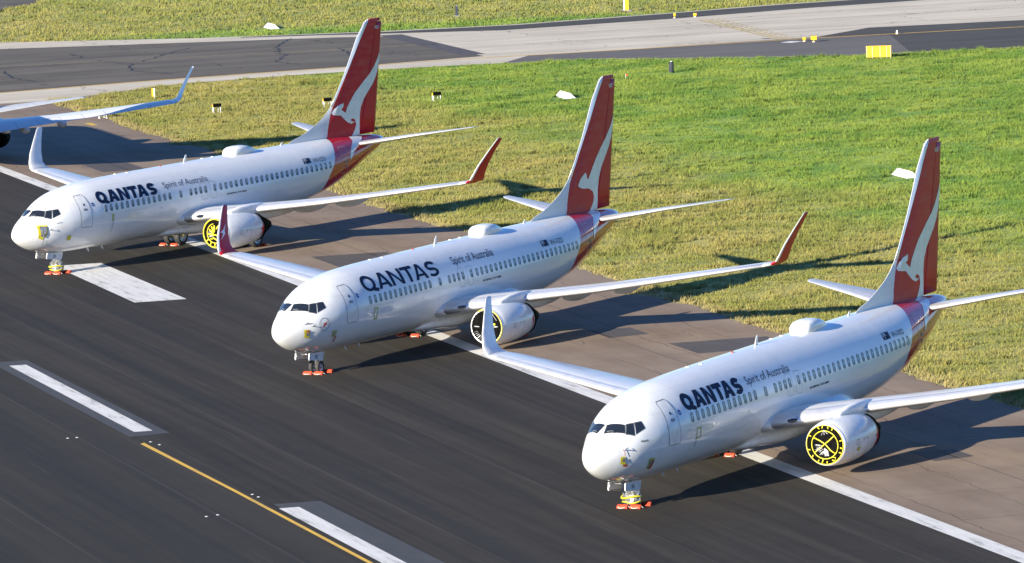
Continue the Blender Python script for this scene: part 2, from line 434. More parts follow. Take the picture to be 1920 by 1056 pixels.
def wing_mesh(s):
    mb = MB(); rings = []; uv = []
    fo = airfoil(16, .1, .015); n = len(fo)
    for (y, xl, zl, xt, zt, t) in WING:
        rings.append([mir(p, s) for p in foil_ring((xl, y, zl), (xt, y, zt), (0, -.12, 1), t, .015, 16)])
        uv += [(y/17, u) for u, v in fo]
    P, Q, n_, t = WINGLET[1]
    rings.append([mir(p, s) for p in foil_ring(P, Q, n_, t, .0, 16)]); uv += [(P[1]/17, u) for u, v in fo]
    mb.loft(rings)
    return mb.mesh('wing', M['wing'], uv)
def wing_edge_mesh(s):
    mb = MB(); rings = []
    for (y, xl, zl, xt, zt, t) in WING[1:]:
        pts = [(u, v) for u, v in airfoil(40, t, .015)]
        up = [p for p in pts[:41] if p[0] < 0.12]; lo = [p for p in pts[41:] if p[0] < 0.055]
        outer = foil_ring((xl, y, zl), (xt, y, zt), (0, -.12, 1), t, .015, pts=up+lo, grow=.006)
        inner = foil_ring((xl, y, zl), (xt, y, zt), (0, -.12, 1), t, .015, pts=[(u+.012, v*.8) for u, v in reversed(up+lo)], grow=0)
        rings.append([mir(p, s) for p in outer+inner])
    mb.loft(rings)
    return mb.mesh('leading_edge', M['silver'])
def winglet_mesh(s, m):
    mb = MB(); mb.loft([[mir(p, s) for p in foil_ring(P, Q, n, t, 0.0, 16)] for P, Q, n, t in WINGLET[1:]])
    return mb.mesh('winglet', m)
def winglet_edge_mesh(s):
    mb = MB(); rings = []
    for P, Q, n, t in WINGLET[2:]:
        pts = airfoil(30, t, 0); sel = [p for p in pts if p[0] < 0.14]
        up = [p for p in pts[:31] if p[0] < .14]; lo = [p for p in pts[31:] if p[0] < .14]
        o_ = foil_ring(P, Q, n, t, 0, pts=up+lo, grow=.005); i_ = foil_ring(P, Q, n, t, 0, pts=[(u+.02, v*.7) for u, v in reversed(up+lo)])
        rings.append([mir(p, s) for p in o_+i_])
    mb.loft(rings); return mb.mesh('leading_edge', M['white'])
def pod_mesh(x0, x1, y, z0, r, s):
    rings = []
    for i in range(13):
        u = i/12; x = x0+(x1-x0)*u; k = max(0.03, math.sin(math.pi*min(1, u*0.96+.02))**0.55)
        zc = z0 + (0.10 if u > .5 else 0)*(u-.5)*2
        rings.append([(x, s*y + .55*r*k*math.cos(a), zc + r*k*(math.sin(a)-.15)) for a in [2*math.pi*j/14 for j in range(14)]])
    mb = MB(); mb.loft(rings); return mb.mesh('flap_track_fairing', M['grey'])
EY, EZ = 4.83, 1.60
def nacelle_mesh(s):
    mb = MB(); c = (0, s*EY, EZ)
    mb.lathe([(13.74, .80), (13.60, .815), (13.52, .85), (13.48, .89), (13.52, .935), (13.62, .97), (13.85, 1.01), (14.2, 1.045), (14.7, 1.07), (15.3, 1.075), (15.9, 1.05),
              (16.5, .99), (17.0, .92), (17.45, .835), (17.43, .79), (16.9, .78), (15.5, .78)], c, szlow=.97)
    mb.lathe([(16.2, .62), (17.0, .62), (17.8, .52), (18.35, .40), (18.33, .36), (17.6, .40)], c, n=32)
    mb.lathe([(17.6, .30), (18.3, .26), (18.8, .10), (18.95, .01)], c, n=24)
    return mb.mesh('nacelle', M['white'])
def lip_mesh(s):
    mb = MB(); mb.lathe([(13.66, .80), (13.57, .815), (13.495, .85), (13.455, .89), (13.495, .942), (13.56, .968), (13.60, .972)], (0, s*EY, EZ), szlow=.97)
    return mb.mesh('intake_lip', M['silver'])
def pylon_mesh(s):
    S_ = [(14.5, 2.55, 2.66, .04), (15.1, 2.45, 2.86, .15), (16.0, 2.3, 3.0, .20), (17.0, 2.1, 3.05, .22), (18.0, 1.95, 3.02, .22), (19.5, 1.95, 2.8, .2), (21.0, 2.05, 2.55, .14), (22.0, 2.2, 2.4, .04)]
    rings = []
    for x, zb, zt, h in S_:
        zc, hz = (zb+zt)/2, (zt-zb)/2
        rings.append([(x, s*EY + h*math.copysign(abs(math.cos(a))**.6, math.cos(a)), zc + hz*math.copysign(abs(math.sin(a))**.6, math.sin(a))) for a in [2*math.pi*j/16 for j in range(16)]])
    mb = MB(); mb.loft(rings); return mb.mesh('pylon', M['white'])
# ---- vertical fin
fle = pchip([5.2, 5.72, 5.87, 6.25, 6.57, 7.03, 7.42, 9.46, 12.57, 12.62, 12.69], [27.2, 28.38, 29.15, 30.39, 31.22, 32.08, 32.60, 34.37, 36.85, 36.95, 37.15])
def fte(z): return 37.37 + (z-5.35)*(38.64-37.37)/(12.47-5.35)
def fhinge(z): return 35.55 + (z-5.35)*(38.02-35.55)/(12.5-5.35)
def fin_half(x, z):
    """half thickness of fin and rudder at (x,z)"""
    core0 = 31.6 + (z-5.3)*(36.85-31.6)/(12.57-5.3)   # leading edge without the dorsal fillet
    t = 0.31 - (z-5.3)*0.026
    le, te = min(fle(z), core0), fte(z)
    if x < core0:
        return max(.012, .10*max(0, (x-le)/max(core0-le, .01))**.8)
    u = (x-core0)/(te-core0); u = max(0, min(1, u))
    return t*max(0.02, 2.6*(0.2969*math.sqrt(u)-0.1260*u-0.3516*u*u+0.2843*u**3-0.1015*u**4)/0.26) *0.5 + (0.10 if z < 7.4 and u < .12 else 0)*(1-u/.12)
def fin_mesh():
    zs = [5.2, 5.5, 5.72, 5.87, 6.05, 6.25, 6.57, 6.8, 7.03, 7.42, 8, 8.6, 9.46, 10.5, 11.5, 12.45, 12.5, 12.6, 12.69]
    rings = []
    for z in zs:
        le = fle(z); te = fhinge(min(z, 12.45)) if z < 12.48 else 38.42
        rg = []
        K = 26
        top = max(0.0, 1-max(0, z-12.5)/.25)**.5
        for i in range(K+1):
            x = te+(le-te)*(0.5-0.5*math.cos(math.pi*i/K)); rg.append((x, -fin_half(x, z)*top, z))
        for i in range(K-1, 0, -1):
            x = te+(le-te)*(0.5-0.5*math.cos(math.pi*i/K)); rg.append((x, fin_half(x, z)*top, z))
        rings.append(rg)
    mb = MB(); mb.loft(rings); return mb.mesh('tail_fin', M['fin'])
def fin_le_mesh():
    rings = []
    for z in [7.45, 8, 8.6, 9.46, 10.5, 11.5, 12.3, 12.55]:
        le = fle(z); red = 32.72+(z-7.22)*(37.13-32.72)/(12.62-7.22); e = red-.03
        xs = [e-(e-le+.02)*i/8 for i in range(9)]
        rg = [(x, -fin_half(x, z)-.007, z) for x in xs]+[(x, fin_half(x, z)+.007, z) for x in reversed(xs)]
        rings.append(rg)
    mb = MB(); mb.loft(rings); return mb.mesh('leading_edge', M['silver'])
def rudder_mesh():
    rings = []
    for z in [5.42, 6.5, 8, 9.5, 11, 12.0, 12.45]:
        a = fhinge(z)+.015; b = fte(z); rg = []
        for i in range(9): x = b+(a-b)*i/8; rg.append((x, -fin_half(x, z)*.985, z))
        for i in range(8, -1, -1): x = b+(a-b)*i/8; rg.append((x, fin_half(x, z)*.985, z))
        rings.append(rg)
    mb = MB(); mb.loft(rings); return mb.mesh('rudder', M['red'])
def on_fin(x, z): return Vector((x, -fin_half(x, z)-.011, z))
KANG_OLD = [(38.29, 10.5), (37.99, 10.1), (37.55, 9.62), (36.98, 9.18), (36.4, 8.86), (35.89, 8.55), (35.2, 8.12), (34.7, 7.68), (34.29, 7.28), (34.08, 6.94), (33.9, 7.03), (33.64, 7.2), (33.86, 7.32), (33.95, 7.58),
    (33.34, 7.46), (32.9, 7.28), (32.6, 7.07), (32.72, 6.94), (33.03, 6.88), (33.56, 6.82), (33.94, 6.52), (34.28, 6.31), (34.66, 6.19), (34.96, 6.25), (35.05, 6.33), (34.88, 6.30), (34.70, 6.34), (34.63, 6.43), (34.70, 6.5), (34.88, 6.52), (35.10, 6.42),
    (35.21, 6.1), (35.07, 5.83), (34.85, 5.57), (34.62, 5.38), (34.64, 5.33), (35.56, 5.42), (35.60, 5.95), (35.66, 6.63), (35.83, 7.18), (36.21, 7.66), (36.74, 8.08), (37.3, 8.5), (37.7, 8.93), (37.98, 9.36), (38.2, 10.0)]
KANG_NEW = [(38.29, 10.45), (37.9, 9.93), (37.2, 9.32), (36.5, 8.82), (35.87, 8.33), (35.33, 7.83), (34.91, 7.39), (34.70, 7.17), (34.58, 7.22), (34.5, 7.46), (34.4, 7.58), (34.05, 7.42), (33.82, 7.3), (33.56, 7.05), (33.48, 6.91), (33.66, 6.80),
    (34.07, 6.71), (34.60, 6.68), (34.88, 6.60), (35.23, 6.42), (35.33, 6.15), (35.23, 5.87), (34.96, 5.6), (34.71, 5.43), (34.84, 5.36), (35.70, 5.44), (35.80, 5.81), (35.86, 6.51), (36.05, 7.12), (36.45, 7.72), (37.0, 8.24), (37.5, 8.72), (37.9, 9.25), (38.2, 10.0)]
STRIPE = [(34.0, 5.405), (33.80, 5.2), (33.25, 4.92), (32.80, 4.58), (32.55, 4.02), (33.15, 4.48), (34.05, 4.90), (34.9, 5.15), (35.3, 5.27), (35.4, 5.345), (34.7, 5.40)]
def stab_mesh(s):
    st = [((33.8, .3, 4.85), (37.65, .3, 4.85), .10), ((34.25, .85, 4.93), (37.72, .85, 4.93), .10), ((36.2, 4.0, 5.37), (38.35, 4.0, 5.37), .095), ((37.95, 6.95, 5.74), (38.9, 6.95, 5.74), .09), ((38.25, 7.15, 5.765), (38.95, 7.15, 5.765), .06)]
    mb = MB(); mb.loft([[mir(p, s) for p in foil_ring(P, Q, (0, -.13, 1), t, 0, 14)] for P, Q, t in st])
    return mb.mesh('tailplane', M['grey'])
def stab_edge_mesh(s):
    st = [((34.25, .9, 4.935), (37.72, .9, 4.935), .10), ((36.2, 4.0, 5.37), (38.35, 4.0, 5.37), .095), ((37.95, 6.95, 5.74), (38.9, 6.95, 5.74), .09)]
    mb = MB(); rings = []
    for P, Q, t in st:
        pts = airfoil(30, t, 0); sel = [p for p in pts[:31] if p[0] < .13]+[p for p in pts[31:] if p[0] < .13]
        o_ = foil_ring(P, Q, (0, -.13, 1), t, 0, pts=sel, grow=.006); i_ = foil_ring(P, Q, (0, -.13, 1), t, 0, pts=[(u+.02, v*.8) for u, v in reversed(sel)])
        rings.append([mir(p, s) for p in o_+i_])
    mb.loft(rings); return mb.mesh('leading_edge', M['silver'])
def fairing_mesh():
    rings = []
    for x, hw, zt, zb in [(12.9, .4, 1.6, 1.38), (13.8, 1.0, 1.8, 1.24), (15.0, 1.2, 1.85, 1.2), (16.4, 1.7, 2.1, 1.10), (18, 1.96, 2.7, 1.08), (20, 2.0, 3.0, 1.10), (22, 1.98, 2.95, 1.18), (23.5, 1.8, 2.6, 1.32), (24.6, 1.2, 2.1, 1.45), (25.4, .3, 1.85, 1.6)]:
        zc, h = (zt+zb)/2, (zt-zb)/2
        rings.append([(x, hw*math.copysign(abs(math.cos(a))**.75, math.cos(a)), zc+h*math.copysign(abs(math.sin(a))**.75, math.sin(a))) for a in [2*math.pi*j/36 for j in range(36)]])
    mb = MB(); mb.loft(rings); return mb.mesh('belly_fairing', M['white'])
def dome_mesh():
    rings = []
    for x, hw, zt in [(21.38, .12, 5.58), (21.46, .34, 5.72), (21.62, .46, 5.86), (21.9, .52, 5.95), (22.4, .54, 5.98), (22.9, .53, 5.97), (23.3, .5, 5.9), (23.7, .42, 5.78), (24.1, .3, 5.66), (24.5, .14, 5.56)]:
        pts = []
        for i in range(17):
            a = math.pi*i/16; pts.append((x, hw*math.copysign(abs(math.cos(a))**.55, math.cos(a)), 5.35+(zt-5.35)*abs(math.sin(a))**.45))
        rings.append(pts)
    mb = MB(); mb.loft(rings); return mb.mesh('antenna_dome', M['white'])
def blade_mesh(x, h, z0=5.45, c=.34, down=False):
    s = -1 if down else 1
    mb = MB(); mb.loft([[(x+(u-.5)*c*k+dx, v*c*k*1.2, z0+s*zz) for u, v in airfoil(8, .14, 0)] for k, dx, zz in ((1, 0, 0), (.75, .06, h*.5), (.45, .16, h*.95), (.2, .2, h))])
    return mb.mesh('blade_antenna', M['white'])
def wheel_mb(c, r, w):
    mb = MB(); h = w/2
    mb.lathe([(-h*.8, r*.62), (-h, r*.80), (-h*.85, r*.94), (-h*.45, r), (h*.45, r), (h*.85, r*.94), (h, r*.80), (h*.8, r*.62)], c, 'y', 28)
    return mb
def hub_mb(c, r, w):
    mb = MB(); h = w/2
    for s in (-1, 1): mb.lathe([(s*h*.8, r*.63), (s*h*.7, r*.5), (s*h*.55, r*.42), (s*h*.75, r*.2), (s*h*.9, r*.14), (s*h*.9, .001)], c, 'y', 20)
    return mb
POSE = {  # x, y, yaw, dz, pitch, roll
    1: (76.27, 76.3526, -0.1121, -0.0387, 0.0044, 0.0007),
    2: (37.4479, 36.4871, -0.0092, -0.2724, 0.0007, -0.0039),
    3: (0, 0, 0, -0.1077, 0.0084, -0.0136),
    4: (157.33, 137.88, 3.8902, -0.05, 0.0, 0.0)}

def airliner(idx, label, reg, style, winglet_cols, covers, wrap, group='parked jet airliners'):
    px, py, yaw, dz, pi_, ro = POSE[idx]
    root = empty('airliner', (px, py, dz-pi_*19.6), (ro, -pi_, yaw))
    tag(root, label, 'airliner', group)
    def ground(x, y): return -(dz+pi_*(x-19.6)+ro*y)
    F = link('fuselage', cached('fus', build_fuselage_mesh), root)
    link('belly_fairing', cached('bf', fairing_mesh), root)
    # ---- cabin windows: each its own pane
    def pane_mesh():
        mb = MB(); o = rrect(-.115, .115, -.18, .18, .11, 4); n = len(o)
        mb.add([(a, 0, b) for a, b in o], [tuple(range(n))])
        return mb.mesh('cabin_window', M['pane'])
    def gasket_mesh():
        mb = MB(); o = rrect(-.145, .145, -.21, .21, .14, 4); n = len(o)
        mb.add([(a, .002, b) for a, b in o], [tuple(range(n))])
        return mb.mesh('window_frame', M['gasket'])
    def win_mesh():
        mb = MB(); o = rrect(-.105, .105, -.19, .19, .10, 5); q = rrect(-.13, .13, -.22, .22, .125, 5); n = len(o)
        vs = [(a, 0.006, b) for a, b in o]+[(a, -.004, b) for a, b in o]+[(a, -.004, b) for a, b in q]+[(a, .02, b) for a, b in q]
        fs = [tuple(range(n))]+[(i, (i+1) % n, n+(i+1) % n, n+i) for i in range(n)]+[(n+i, n+(i+1) % n, 2*n+(i+1) % n, 2*n+i) for i in range(n)]+[(2*n+i, 2*n+(i+1) % n, 3*n+(i+1) % n, 3*n+i) for i in range(n)]
        mb.add(vs, fs); mb.mi = [0]+[1]*(3*n)
        return mb.mesh('cabin_window', [M['pane'], M['gasket']])
    wm = cached('win', win_mesh)
    wx = [6.56+i*.53 for i in range(13)]+[14.01, 15.04, 15.55, 16.05, 16.54, 17.48]+[18.10+i*.5337 for i in range(23)]
    off = {1: .13, 2: .13, 3: 0, 4: 0}[idx]
    if idx != 4:
        for x in wx:
            x += off; z = 3.775+.0115*(x-6.5)
            p = skin(x, z, .006); q = skin(x, z+.15, .006); nrm = (skin(x, z, .2)-p).normalized(); up = (q-p).normalized()
            o = link('cabin_window', wm, F); X = up.cross(nrm)*-1
            if X.x < 0: X = -X
            o.matrix_local = Matrix((X, -nrm, up)).transposed().to_4x4(); o.location = p
    # ---- cockpit glass
    panes = [[(1.86, -.06, 4.07), (2.20, -.70, 4.03), (1.92, -.83, 3.72), (1.30, -.17, 3.79)], [(1.86, .06, 4.07), (2.20, .70, 4.03), (1.92, .83, 3.72), (1.30, .17, 3.79)],
             [(2.27, -.76, 4.06), (2.55, -.95, 4.08), (2.26, -1.12, 3.60), (1.93, -.89, 3.70)], [(2.27, .76, 4.06), (2.55, .95, 4.08), (2.26, 1.12, 3.60), (1.93, .89, 3.70)],
             [(2.62, -.99, 4.09), (2.93, -1.14, 4.10), (2.92, -1.29, 3.82), (2.37, -1.17, 3.65)], [(2.62, .99, 4.09), (2.93, 1.14, 4.10), (2.92, 1.29, 3.82), (2.37, 1.17, 3.65)]]
    def cock(i, grow, offn, m, nm):
        a, b, c, d = [Vector(p) for p in panes[i]]; ce = (a+b+c+d)/4; mb = MB()
        a, b, c, d = [ce+(p-ce)*(1+grow/max((p-ce).length, .01)) for p in (a, b, c, d)]
        N = 8; vs = []
        for r_ in range(N+1):
            for q in range(N+1):
                p = (a.lerp(b, q/N)).lerp(d.lerp(c, q/N), r_/N)
                zc, h, hw = sec(p.x); th = math.atan2((p.z-zc)/h, p.y/hw); n_ = Vector((-.4, math.cos(th)/hw, math.sin(th)/h)).normalized()
                vs.append(Vector((p.x, hw*math.cos(th), zc+h*math.sin(th)))+n_*offn)
        mb.add(vs, [(r_*(N+1)+q, r_*(N+1)+q+1, (r_+1)*(N+1)+q+1, (r_+1)*(N+1)+q) for r_ in range(N) for q in range(N)], 0, True)
        return mb.mesh(nm, m)
    if idx != 4:
        for i in range(6):
            link('cockpit_frame', cached(('cf', i), lambda i=i: cock(i, .05, .008, M['gasket'], 'cockpit_frame')), F)
            link('cockpit_window', cached(('cw', i), lambda i=i: cock(i, 0, .014, M['glass'], 'cockpit_window')), F)
        def wiper(s):
            mb = MB()
            if 1:
                def P3(x, y, z):
                    zc, h, hw = sec(x); th = math.atan2((z-zc)/h, y/hw); return Vector((x-.02, (hw+.03)*math.cos(th), zc+(h+.03)*math.sin(th)))
                mb.tube([P3(1.52, s*.50, 3.74), P3(1.62, s*.42, 3.82), P3(1.45, s*.22, 3.79)], .012, 6)
            return mb.mesh('wiper', M['outline'])
        for s in (-1, 1): link('wiper', cached(('wip', s), lambda s=s: wiper(s)), F)
    # ---- doors
    dfn = lambda x, z: skin(x, z, .012)
    d1 = [(4.50, 4.72), (5.10, 4.76), (5.22, 4.66), (5.28, 4.45), (5.33, 4.22), (5.34, 3.79), (5.35, 3.36), (5.36, 2.92), (5.28, 2.82), (4.46, 2.84), (4.38, 2.93), (4.36, 3.3), (4.38, 3.77), (4.39, 4.23), (4.40, 4.6)]
    if idx != 4:
        D = link('cabin_door', cached('d1', lambda: _dm('cabin_door', [d1], dfn, M['white'], .15)), root)
        link('door_seal', cached('d1s', lambda: _dm('door_seal', ring_polys(d1, .028), lambda x, z: skin(x, z, .016), M['outline'], .15)), D)
        link('door_window', cached('d1w', lambda: _dm('door_window', [ellipse(4.88, 4.17, .07, .07, 14)], lambda x, z: skin(x, z, .018), M['glass'], .1)), D)
        link('door_handle', cached('d1h', lambda: _dm('door_handle', ring_polys(rrect(4.72, 5.04, 3.83, 3.95, .05, 2), .035)+[[(4.77, 3.87), (4.99, 3.88), (4.99, 3.91), (4.77, 3.90)]], lambda x, z: skin(x, z, .018), M['outline'], .1)), D)
        for ex in (16.20, 17.13):
            o = rrect(ex, ex+.62, 3.30, 4.32, .14, 4)
            E_ = link('overwing_exit', cached(('ex', ex), lambda o=o: _dm('overwing_exit', ring_polys(o, .022), lambda x, z: skin(x+off, z, .012), M['faint'], .2)), root)
        d2 = rrect(31.50, 32.38, 3.32, 5.0, .09, 3)
        D2 = link('rear_door', cached('d2', lambda: _dm('rear_door', ring_polys(d2, .03), lambda x, z: skin(x, z, .012), M['palered'], .15)), root)
        link('door_handle', cached('d2h', lambda: _dm('door_handle', [rrect(31.85, 32.15, 3.95, 4.12, .03, 2), rrect(31.9, 32.0, 3.7, 3.85, .02, 1), rrect(32.05, 32.15, 3.6, 3.8, .02, 1)], lambda x, z: skin(x, z, .012), M['outline'], .1)), D2)
    # ---- lettering
    if idx != 4:
        L = M['navy']; fn = lambda x, z: skin(x, z, .010)
        if style == 'new':
            heavy_word(root, (6.45, 14.38, 4.18, 4.95), 1.2, fn)
            lettering('slogan_lettering', 'Spirit of Australia', (16.12, 20.62, 4.40, 4.91), fn, M['greytxt'], root, .004)
        else:
            heavy_word(root, (6.15, 11.97, 4.08, 4.79), 1.85, fn)
            sx = 12.5 if idx == 3 else 12.72
            lettering('slogan_lettering', 'Spirit of Australia', (sx, sx+4.45, 4.24, 4.70), fn, M['greytxt'], root, -.002)
        lettering('type_lettering', 'BOEING 737-800', (18.5+off*2, 20.55+off*2, 3.34, 3.44), fn, M['smalltxt'], root, .03, .25)
        rx = {1: (28.2, 29.65), 2: (26.98, 28.5), 3: (28.22, 29.65)}[idx]
        lettering('registration_lettering', reg, (rx[0], rx[1], 4.37, 4.63), fn, M['smalltxt'], root, .0)
        fx = rx[0]-1.0
        fl = decal('flag', [rrect(fx, fx+.78, 4.38, 4.70, .01, 1)], fn, M['navy'], root)
        fn2 = lambda x, z: skin(x, z, .014)
        sky_ = [[(fx+.02, 4.535), (fx+.38, 4.535), (fx+.38, 4.560), (fx+.02, 4.560)], [(fx+.02, 4.66), (fx+.38, 4.66), (fx+.38, 4.675), (fx+.02, 4.675)], [(fx+.02, 4.60), (fx+.38, 4.60), (fx+.38, 4.635), (fx+.02, 4.635)],
                [(fx+.18, 4.56), (fx+.22, 4.56), (fx+.22, 4.60), (fx+.18, 4.60)], [(fx+.18, 4.635), (fx+.22, 4.635), (fx+.22, 4.66), (fx+.18, 4.66)],
                ellipse(fx+.20, 4.455, .045, .035, 7), ellipse(fx+.60, 4.66, .02, .016, 6), ellipse(fx+.60, 4.43, .02, .016, 6), ellipse(fx+.52, 4.56, .02, .016, 6), ellipse(fx+.68, 4.58, .02, .016, 6), ellipse(fx+.64, 4.51, .012, .01, 6)]
        decal('flag_stars', sky_, fn2, M['white'], fl)
        bd = decal('round_badge', [ellipse(5.62, 4.12, .115, .12, 16)], fn, M['blue'], root)
        decal('badge_band', [[(5.53, 4.105), (5.71, 4.105), (5.71, 4.13), (5.53, 4.13)]], fn2, M['white'], bd)
        # small static marks
        for e_ in ((12.1, 3.25, .03, .06), (6.2, 3.3, .025, .03), (17.0, 3.45, .02, .03), (18.1, 3.45, .025, .03)):
            decal('static_port', [ellipse(*e_, 8)], fn, M['outline'], root)
        decal('tail_stripe', [STRIPE], lambda x, z: skin(x, z, .014), M['white'], root, .1)
        decal('tail_emblem', [KANG_NEW if style == 'new' else KANG_OLD], on_fin, M['white'], root, .15)
        lettering('fin_lettering', reg[3:], (37.75, 38.25, 12.0, 12.2), on_fin, M['white'], root, .02)
    # ---- tail
    FN = link('tail_fin', cached('fin', fin_mesh), root); link('rudder', cached('rud', rudder_mesh), FN); link('leading_edge', cached('finle', fin_le_mesh), FN)
    for s in (-1, 1):
        t = link('tailplane', cached(('st', s), lambda: stab_mesh(s)), root)
        link('leading_edge', cached(('ste', s), lambda: stab_edge_mesh(s)), t)
    # ---- wings
    for s in (-1, 1):
        W = link('wing', cached(('w', s), lambda: wing_mesh(s)), root)
        link('leading_edge', cached(('we', s), lambda: wing_edge_mesh(s)), W)
        wc = winglet_cols[0 if s < 0 else 1]
        o = link('winglet', cached(('wl', s, wc), lambda: winglet_mesh(s, M[wc])), W)
        if wc == 'red':
            link('winglet_edge', cached(('wle', s), lambda: winglet_edge_mesh(s)), W)
            KW = [(.62, .47), (.55, .44), (.45, .385), (.36, .36), (.24, .345), (.20, .31), (.34, .315), (.44, .28), (.40, .22), (.30, .17), (.22, .12), (.36, .175), (.58, .245), (.66, .29), (.60, .33), (.62, .40), (.68, .46), (.80, .53)]
            def wfn(u, v, s=s):
                z = 4.45+v*2.1
                T = [4.42, 4.98, 5.75, 6.42]; rows = [WINGLET[3], WINGLET[4], WINGLET[5], WINGLET[6]]
                i = max(0, min(2, sum(1 for q in T[1:3] if z > q))); k_ = (z-T[i])/(T[i+1]-T[i])
                P = Vector(rows[i][0]).lerp(Vector(rows[i+1][0]), k_); Q = Vector(rows[i][1]).lerp(Vector(rows[i+1][1]), k_); n_ = Vector(rows[i][2]).normalized()
                t = .075; yv = 5*t*(0.2969*math.sqrt(max(u, 0.01))-0.1260*u-0.3516*u*u+0.2843*u**3-0.1015*u**4)
                p = P.lerp(Q, u)+n_*((Q-P).length*yv+.008); return Vector((p.x, p.y*s, p.z))
            me = drape([KW], wfn, .08); me.name = 'winglet_emblem'; me.materials.append(M['white']); link('winglet_emblem', me, W)
        for y, x0, x1 in ((5.9, 20.2, 24.0), (8.5, 21.0, 24.6)):
            zz = 2.0+.125*(y-1.9)-.12
            link('flap_track_fairing', cached(('fp', s, y), lambda: pod_mesh(x0, x1, y, zz, .30 if y < 10 else .24, s)), root)
        # engine
        E_ = link('engine', cached(('en', s), lambda: nacelle_mesh(s)), root)
        link('intake_lip', cached(('lip', s), lambda: lip_mesh(s)), E_)
        link('pylon', cached(('py', s), lambda: pylon_mesh(s)), root)
        dress_engine(E_, s, covers)
    link('antenna_dome', cached('dome', dome_mesh), root)
    for x, h in ((17.08, .48), (27.15, .27)): link('blade_antenna', cached(('ba', x), lambda: blade_mesh(x, h)), root)
    for x in (7.0, 8.4): link('blade_antenna', cached(('bb', x), lambda: blade_mesh(x, .28, 1.36, .25, True)), root)
    def beac():
        mb = MB(); mb.lathe([(0, .06), (.05, .055), (.08, .03), (.09, .001)], (14.6, 0, 5.47), 'z', 12); return mb.mesh('beacon', M['beacon'])
    link('beacon', cached('bc', beac), root)
    def bumps():
        mb = MB()
        for x, y in ((10.2, .1), (11.1, -.1), (19.2, .25), (20.2, .2)):
            zc, h, hw = sec(x); mb.lathe([(0, .10), (.02, .09), (.035, .04), (.04, .001)], (x, y, zc+h*math.sqrt(1-(y/hw)**2)-.005), 'z', 12)
        return mb.mesh('roof_antenna', M['white'])
    link('roof_antenna', cached('bp', bumps), root)
    def llight(s):
        mb = MB()
        if 1:
            b0 = len(mb.v); mb.lathe([(-.1, .001), (-.09, .4), (-.05, .8), (0, 1), (.05, .8), (.1, .001)], (0, 0, 0), 'x', 16)
            for i in range(b0, len(mb.v)):
                a = mb.v[i]; mb.v[i] = (15.02+a[0]+a[1]*.23, s*(2.62+a[1]*.22), 2.42+a[2]*.10)
        return mb.mesh('landing_light', [M['glass']])
    for s in (-1, 1): link('landing_light', cached(('ll', s), lambda s=s: llight(s)), root)
    # ---- landing gear
    g = ground(4.0, 0)
    def nose_leg():
        mb = MB(); mb.tube([(4.0, 0, 1.7), (3.98, 0, .95), (3.98, 0, .34)], [.09, .085, .06], 12); mb.tube([(3.98, -.3, .34), (3.98, .3, .34)], .05, 8)
        mb.tube([(3.98, 0, .9), (4.25, 0, .72), (4.02, 0, .45)], .03, 6); mb.tube([(3.95, 0, 1.0), (3.2, 0, 1.5)], .04, 8)
        mb.box((3.86, 0, .98), (.16, .3, .12)); return mb.mesh('nose_gear', M['steel'])
    N = link('nose_gear', cached('nl', nose_leg), root, (0, 0, g))
    for y in (-.2, .2):
        wv = link('wheel', cached(('nw', y), lambda: wheel_mb((3.98, y, .34), .34, .2).mesh('wheel', M['rubber'])), N)
        link('wheel_hub', cached(('nh', y), lambda: hub_mb((3.98, y, .34), .34, .2).mesh('wheel_hub', M['steel'])), N)
    def gdoor(s):
        mb = MB(); n = 5
        x0, x1, x2, x3 = 2.58, 4.08, 3.98, 2.56
        o = [(2.62, 1.50), (4.08, 1.40), (4.10, 1.30), (3.97, 1.0), (3.90, .96), (2.58, 1.14), (2.54, 1.2)]
        k_ = len(o); a = [(x, s*.42, z) for x, z in o]; b = [(x, s*.38, z) for x, z in o]
        mb.add(a+b, [tuple(range(k_)), tuple(range(2*k_-1, k_-1, -1))]+[(i, (i+1) % k_, k_+(i+1) % k_, k_+i) for i in range(k_)])
        return mb.mesh('gear_door', M['white'])
    for s in (-1, 1):
        gd = link('gear_door', cached(('gd', s), lambda: gdoor(s)), root)
        if s < 0 and idx != 4: lettering('door_lettering', reg[3:], (3.14, 3.42, 1.15, 1.32), lambda x, z: Vector((x, -.426, z)), M['smalltxt'], gd, .02)
    def well():
        mb = MB(); 
        for s in (-1, 1): mb.tube([(2.66, s*.36, 1.48), (2.60, s*.36, 1.16), (3.9, s*.35, 1.0)], .025, 6); 
        for x in (2.9, 3.4, 3.9): mb.tube([(x, -.36, 1.40-(x-2.9)*.08), (x, .36, 1.40-(x-2.9)*.08)], .02, 6)
        return mb.mesh('door_linkage', M['steel'])
    link('door_linkage', cached('well', well), root)
    for s in (-1, 1):
        g = ground(19.6, s*2.86)
        def main_leg():
            mb = MB(); mb.tube([(19.75, s*2.75, 2.0), (19.62, s*2.84, 1.2), (19.6, s*2.86, .56)], [.14, .13, .09], 12); mb.tube([(19.6, s*2.38, .56), (19.6, s*3.34, .56)], .07, 8)
            mb.tube([(19.6, s*2.8, 1.1), (19.5, s*1.4, 1.7)], .06, 8); mb.tube([(19.62, s*2.84, 1.15), (19.95, s*2.85, .85), (19.65, s*2.86, .6)], .04, 6)
            mb.tube([(19.55, s*2.9, 1.5), (19.5, s*3.0, .9)], .03, 6)
            return mb.mesh('main_gear', M['steel'])
        ML = link('main_gear', cached(('ml', s), main_leg), root, (0, 0, g))
        for d in (-.43, .43):
            y = s*2.86+d
            link('wheel', cached(('mw', round(y, 2)), lambda: wheel_mb((19.6, y, .56), .56, .40).mesh('wheel', M['rubber'])), ML)
            link('wheel_hub', cached(('mh', round(y, 2)), lambda: hub_mb((19.6, y, .56), .56, .40).mesh('wheel_hub', M['steel'])), ML)
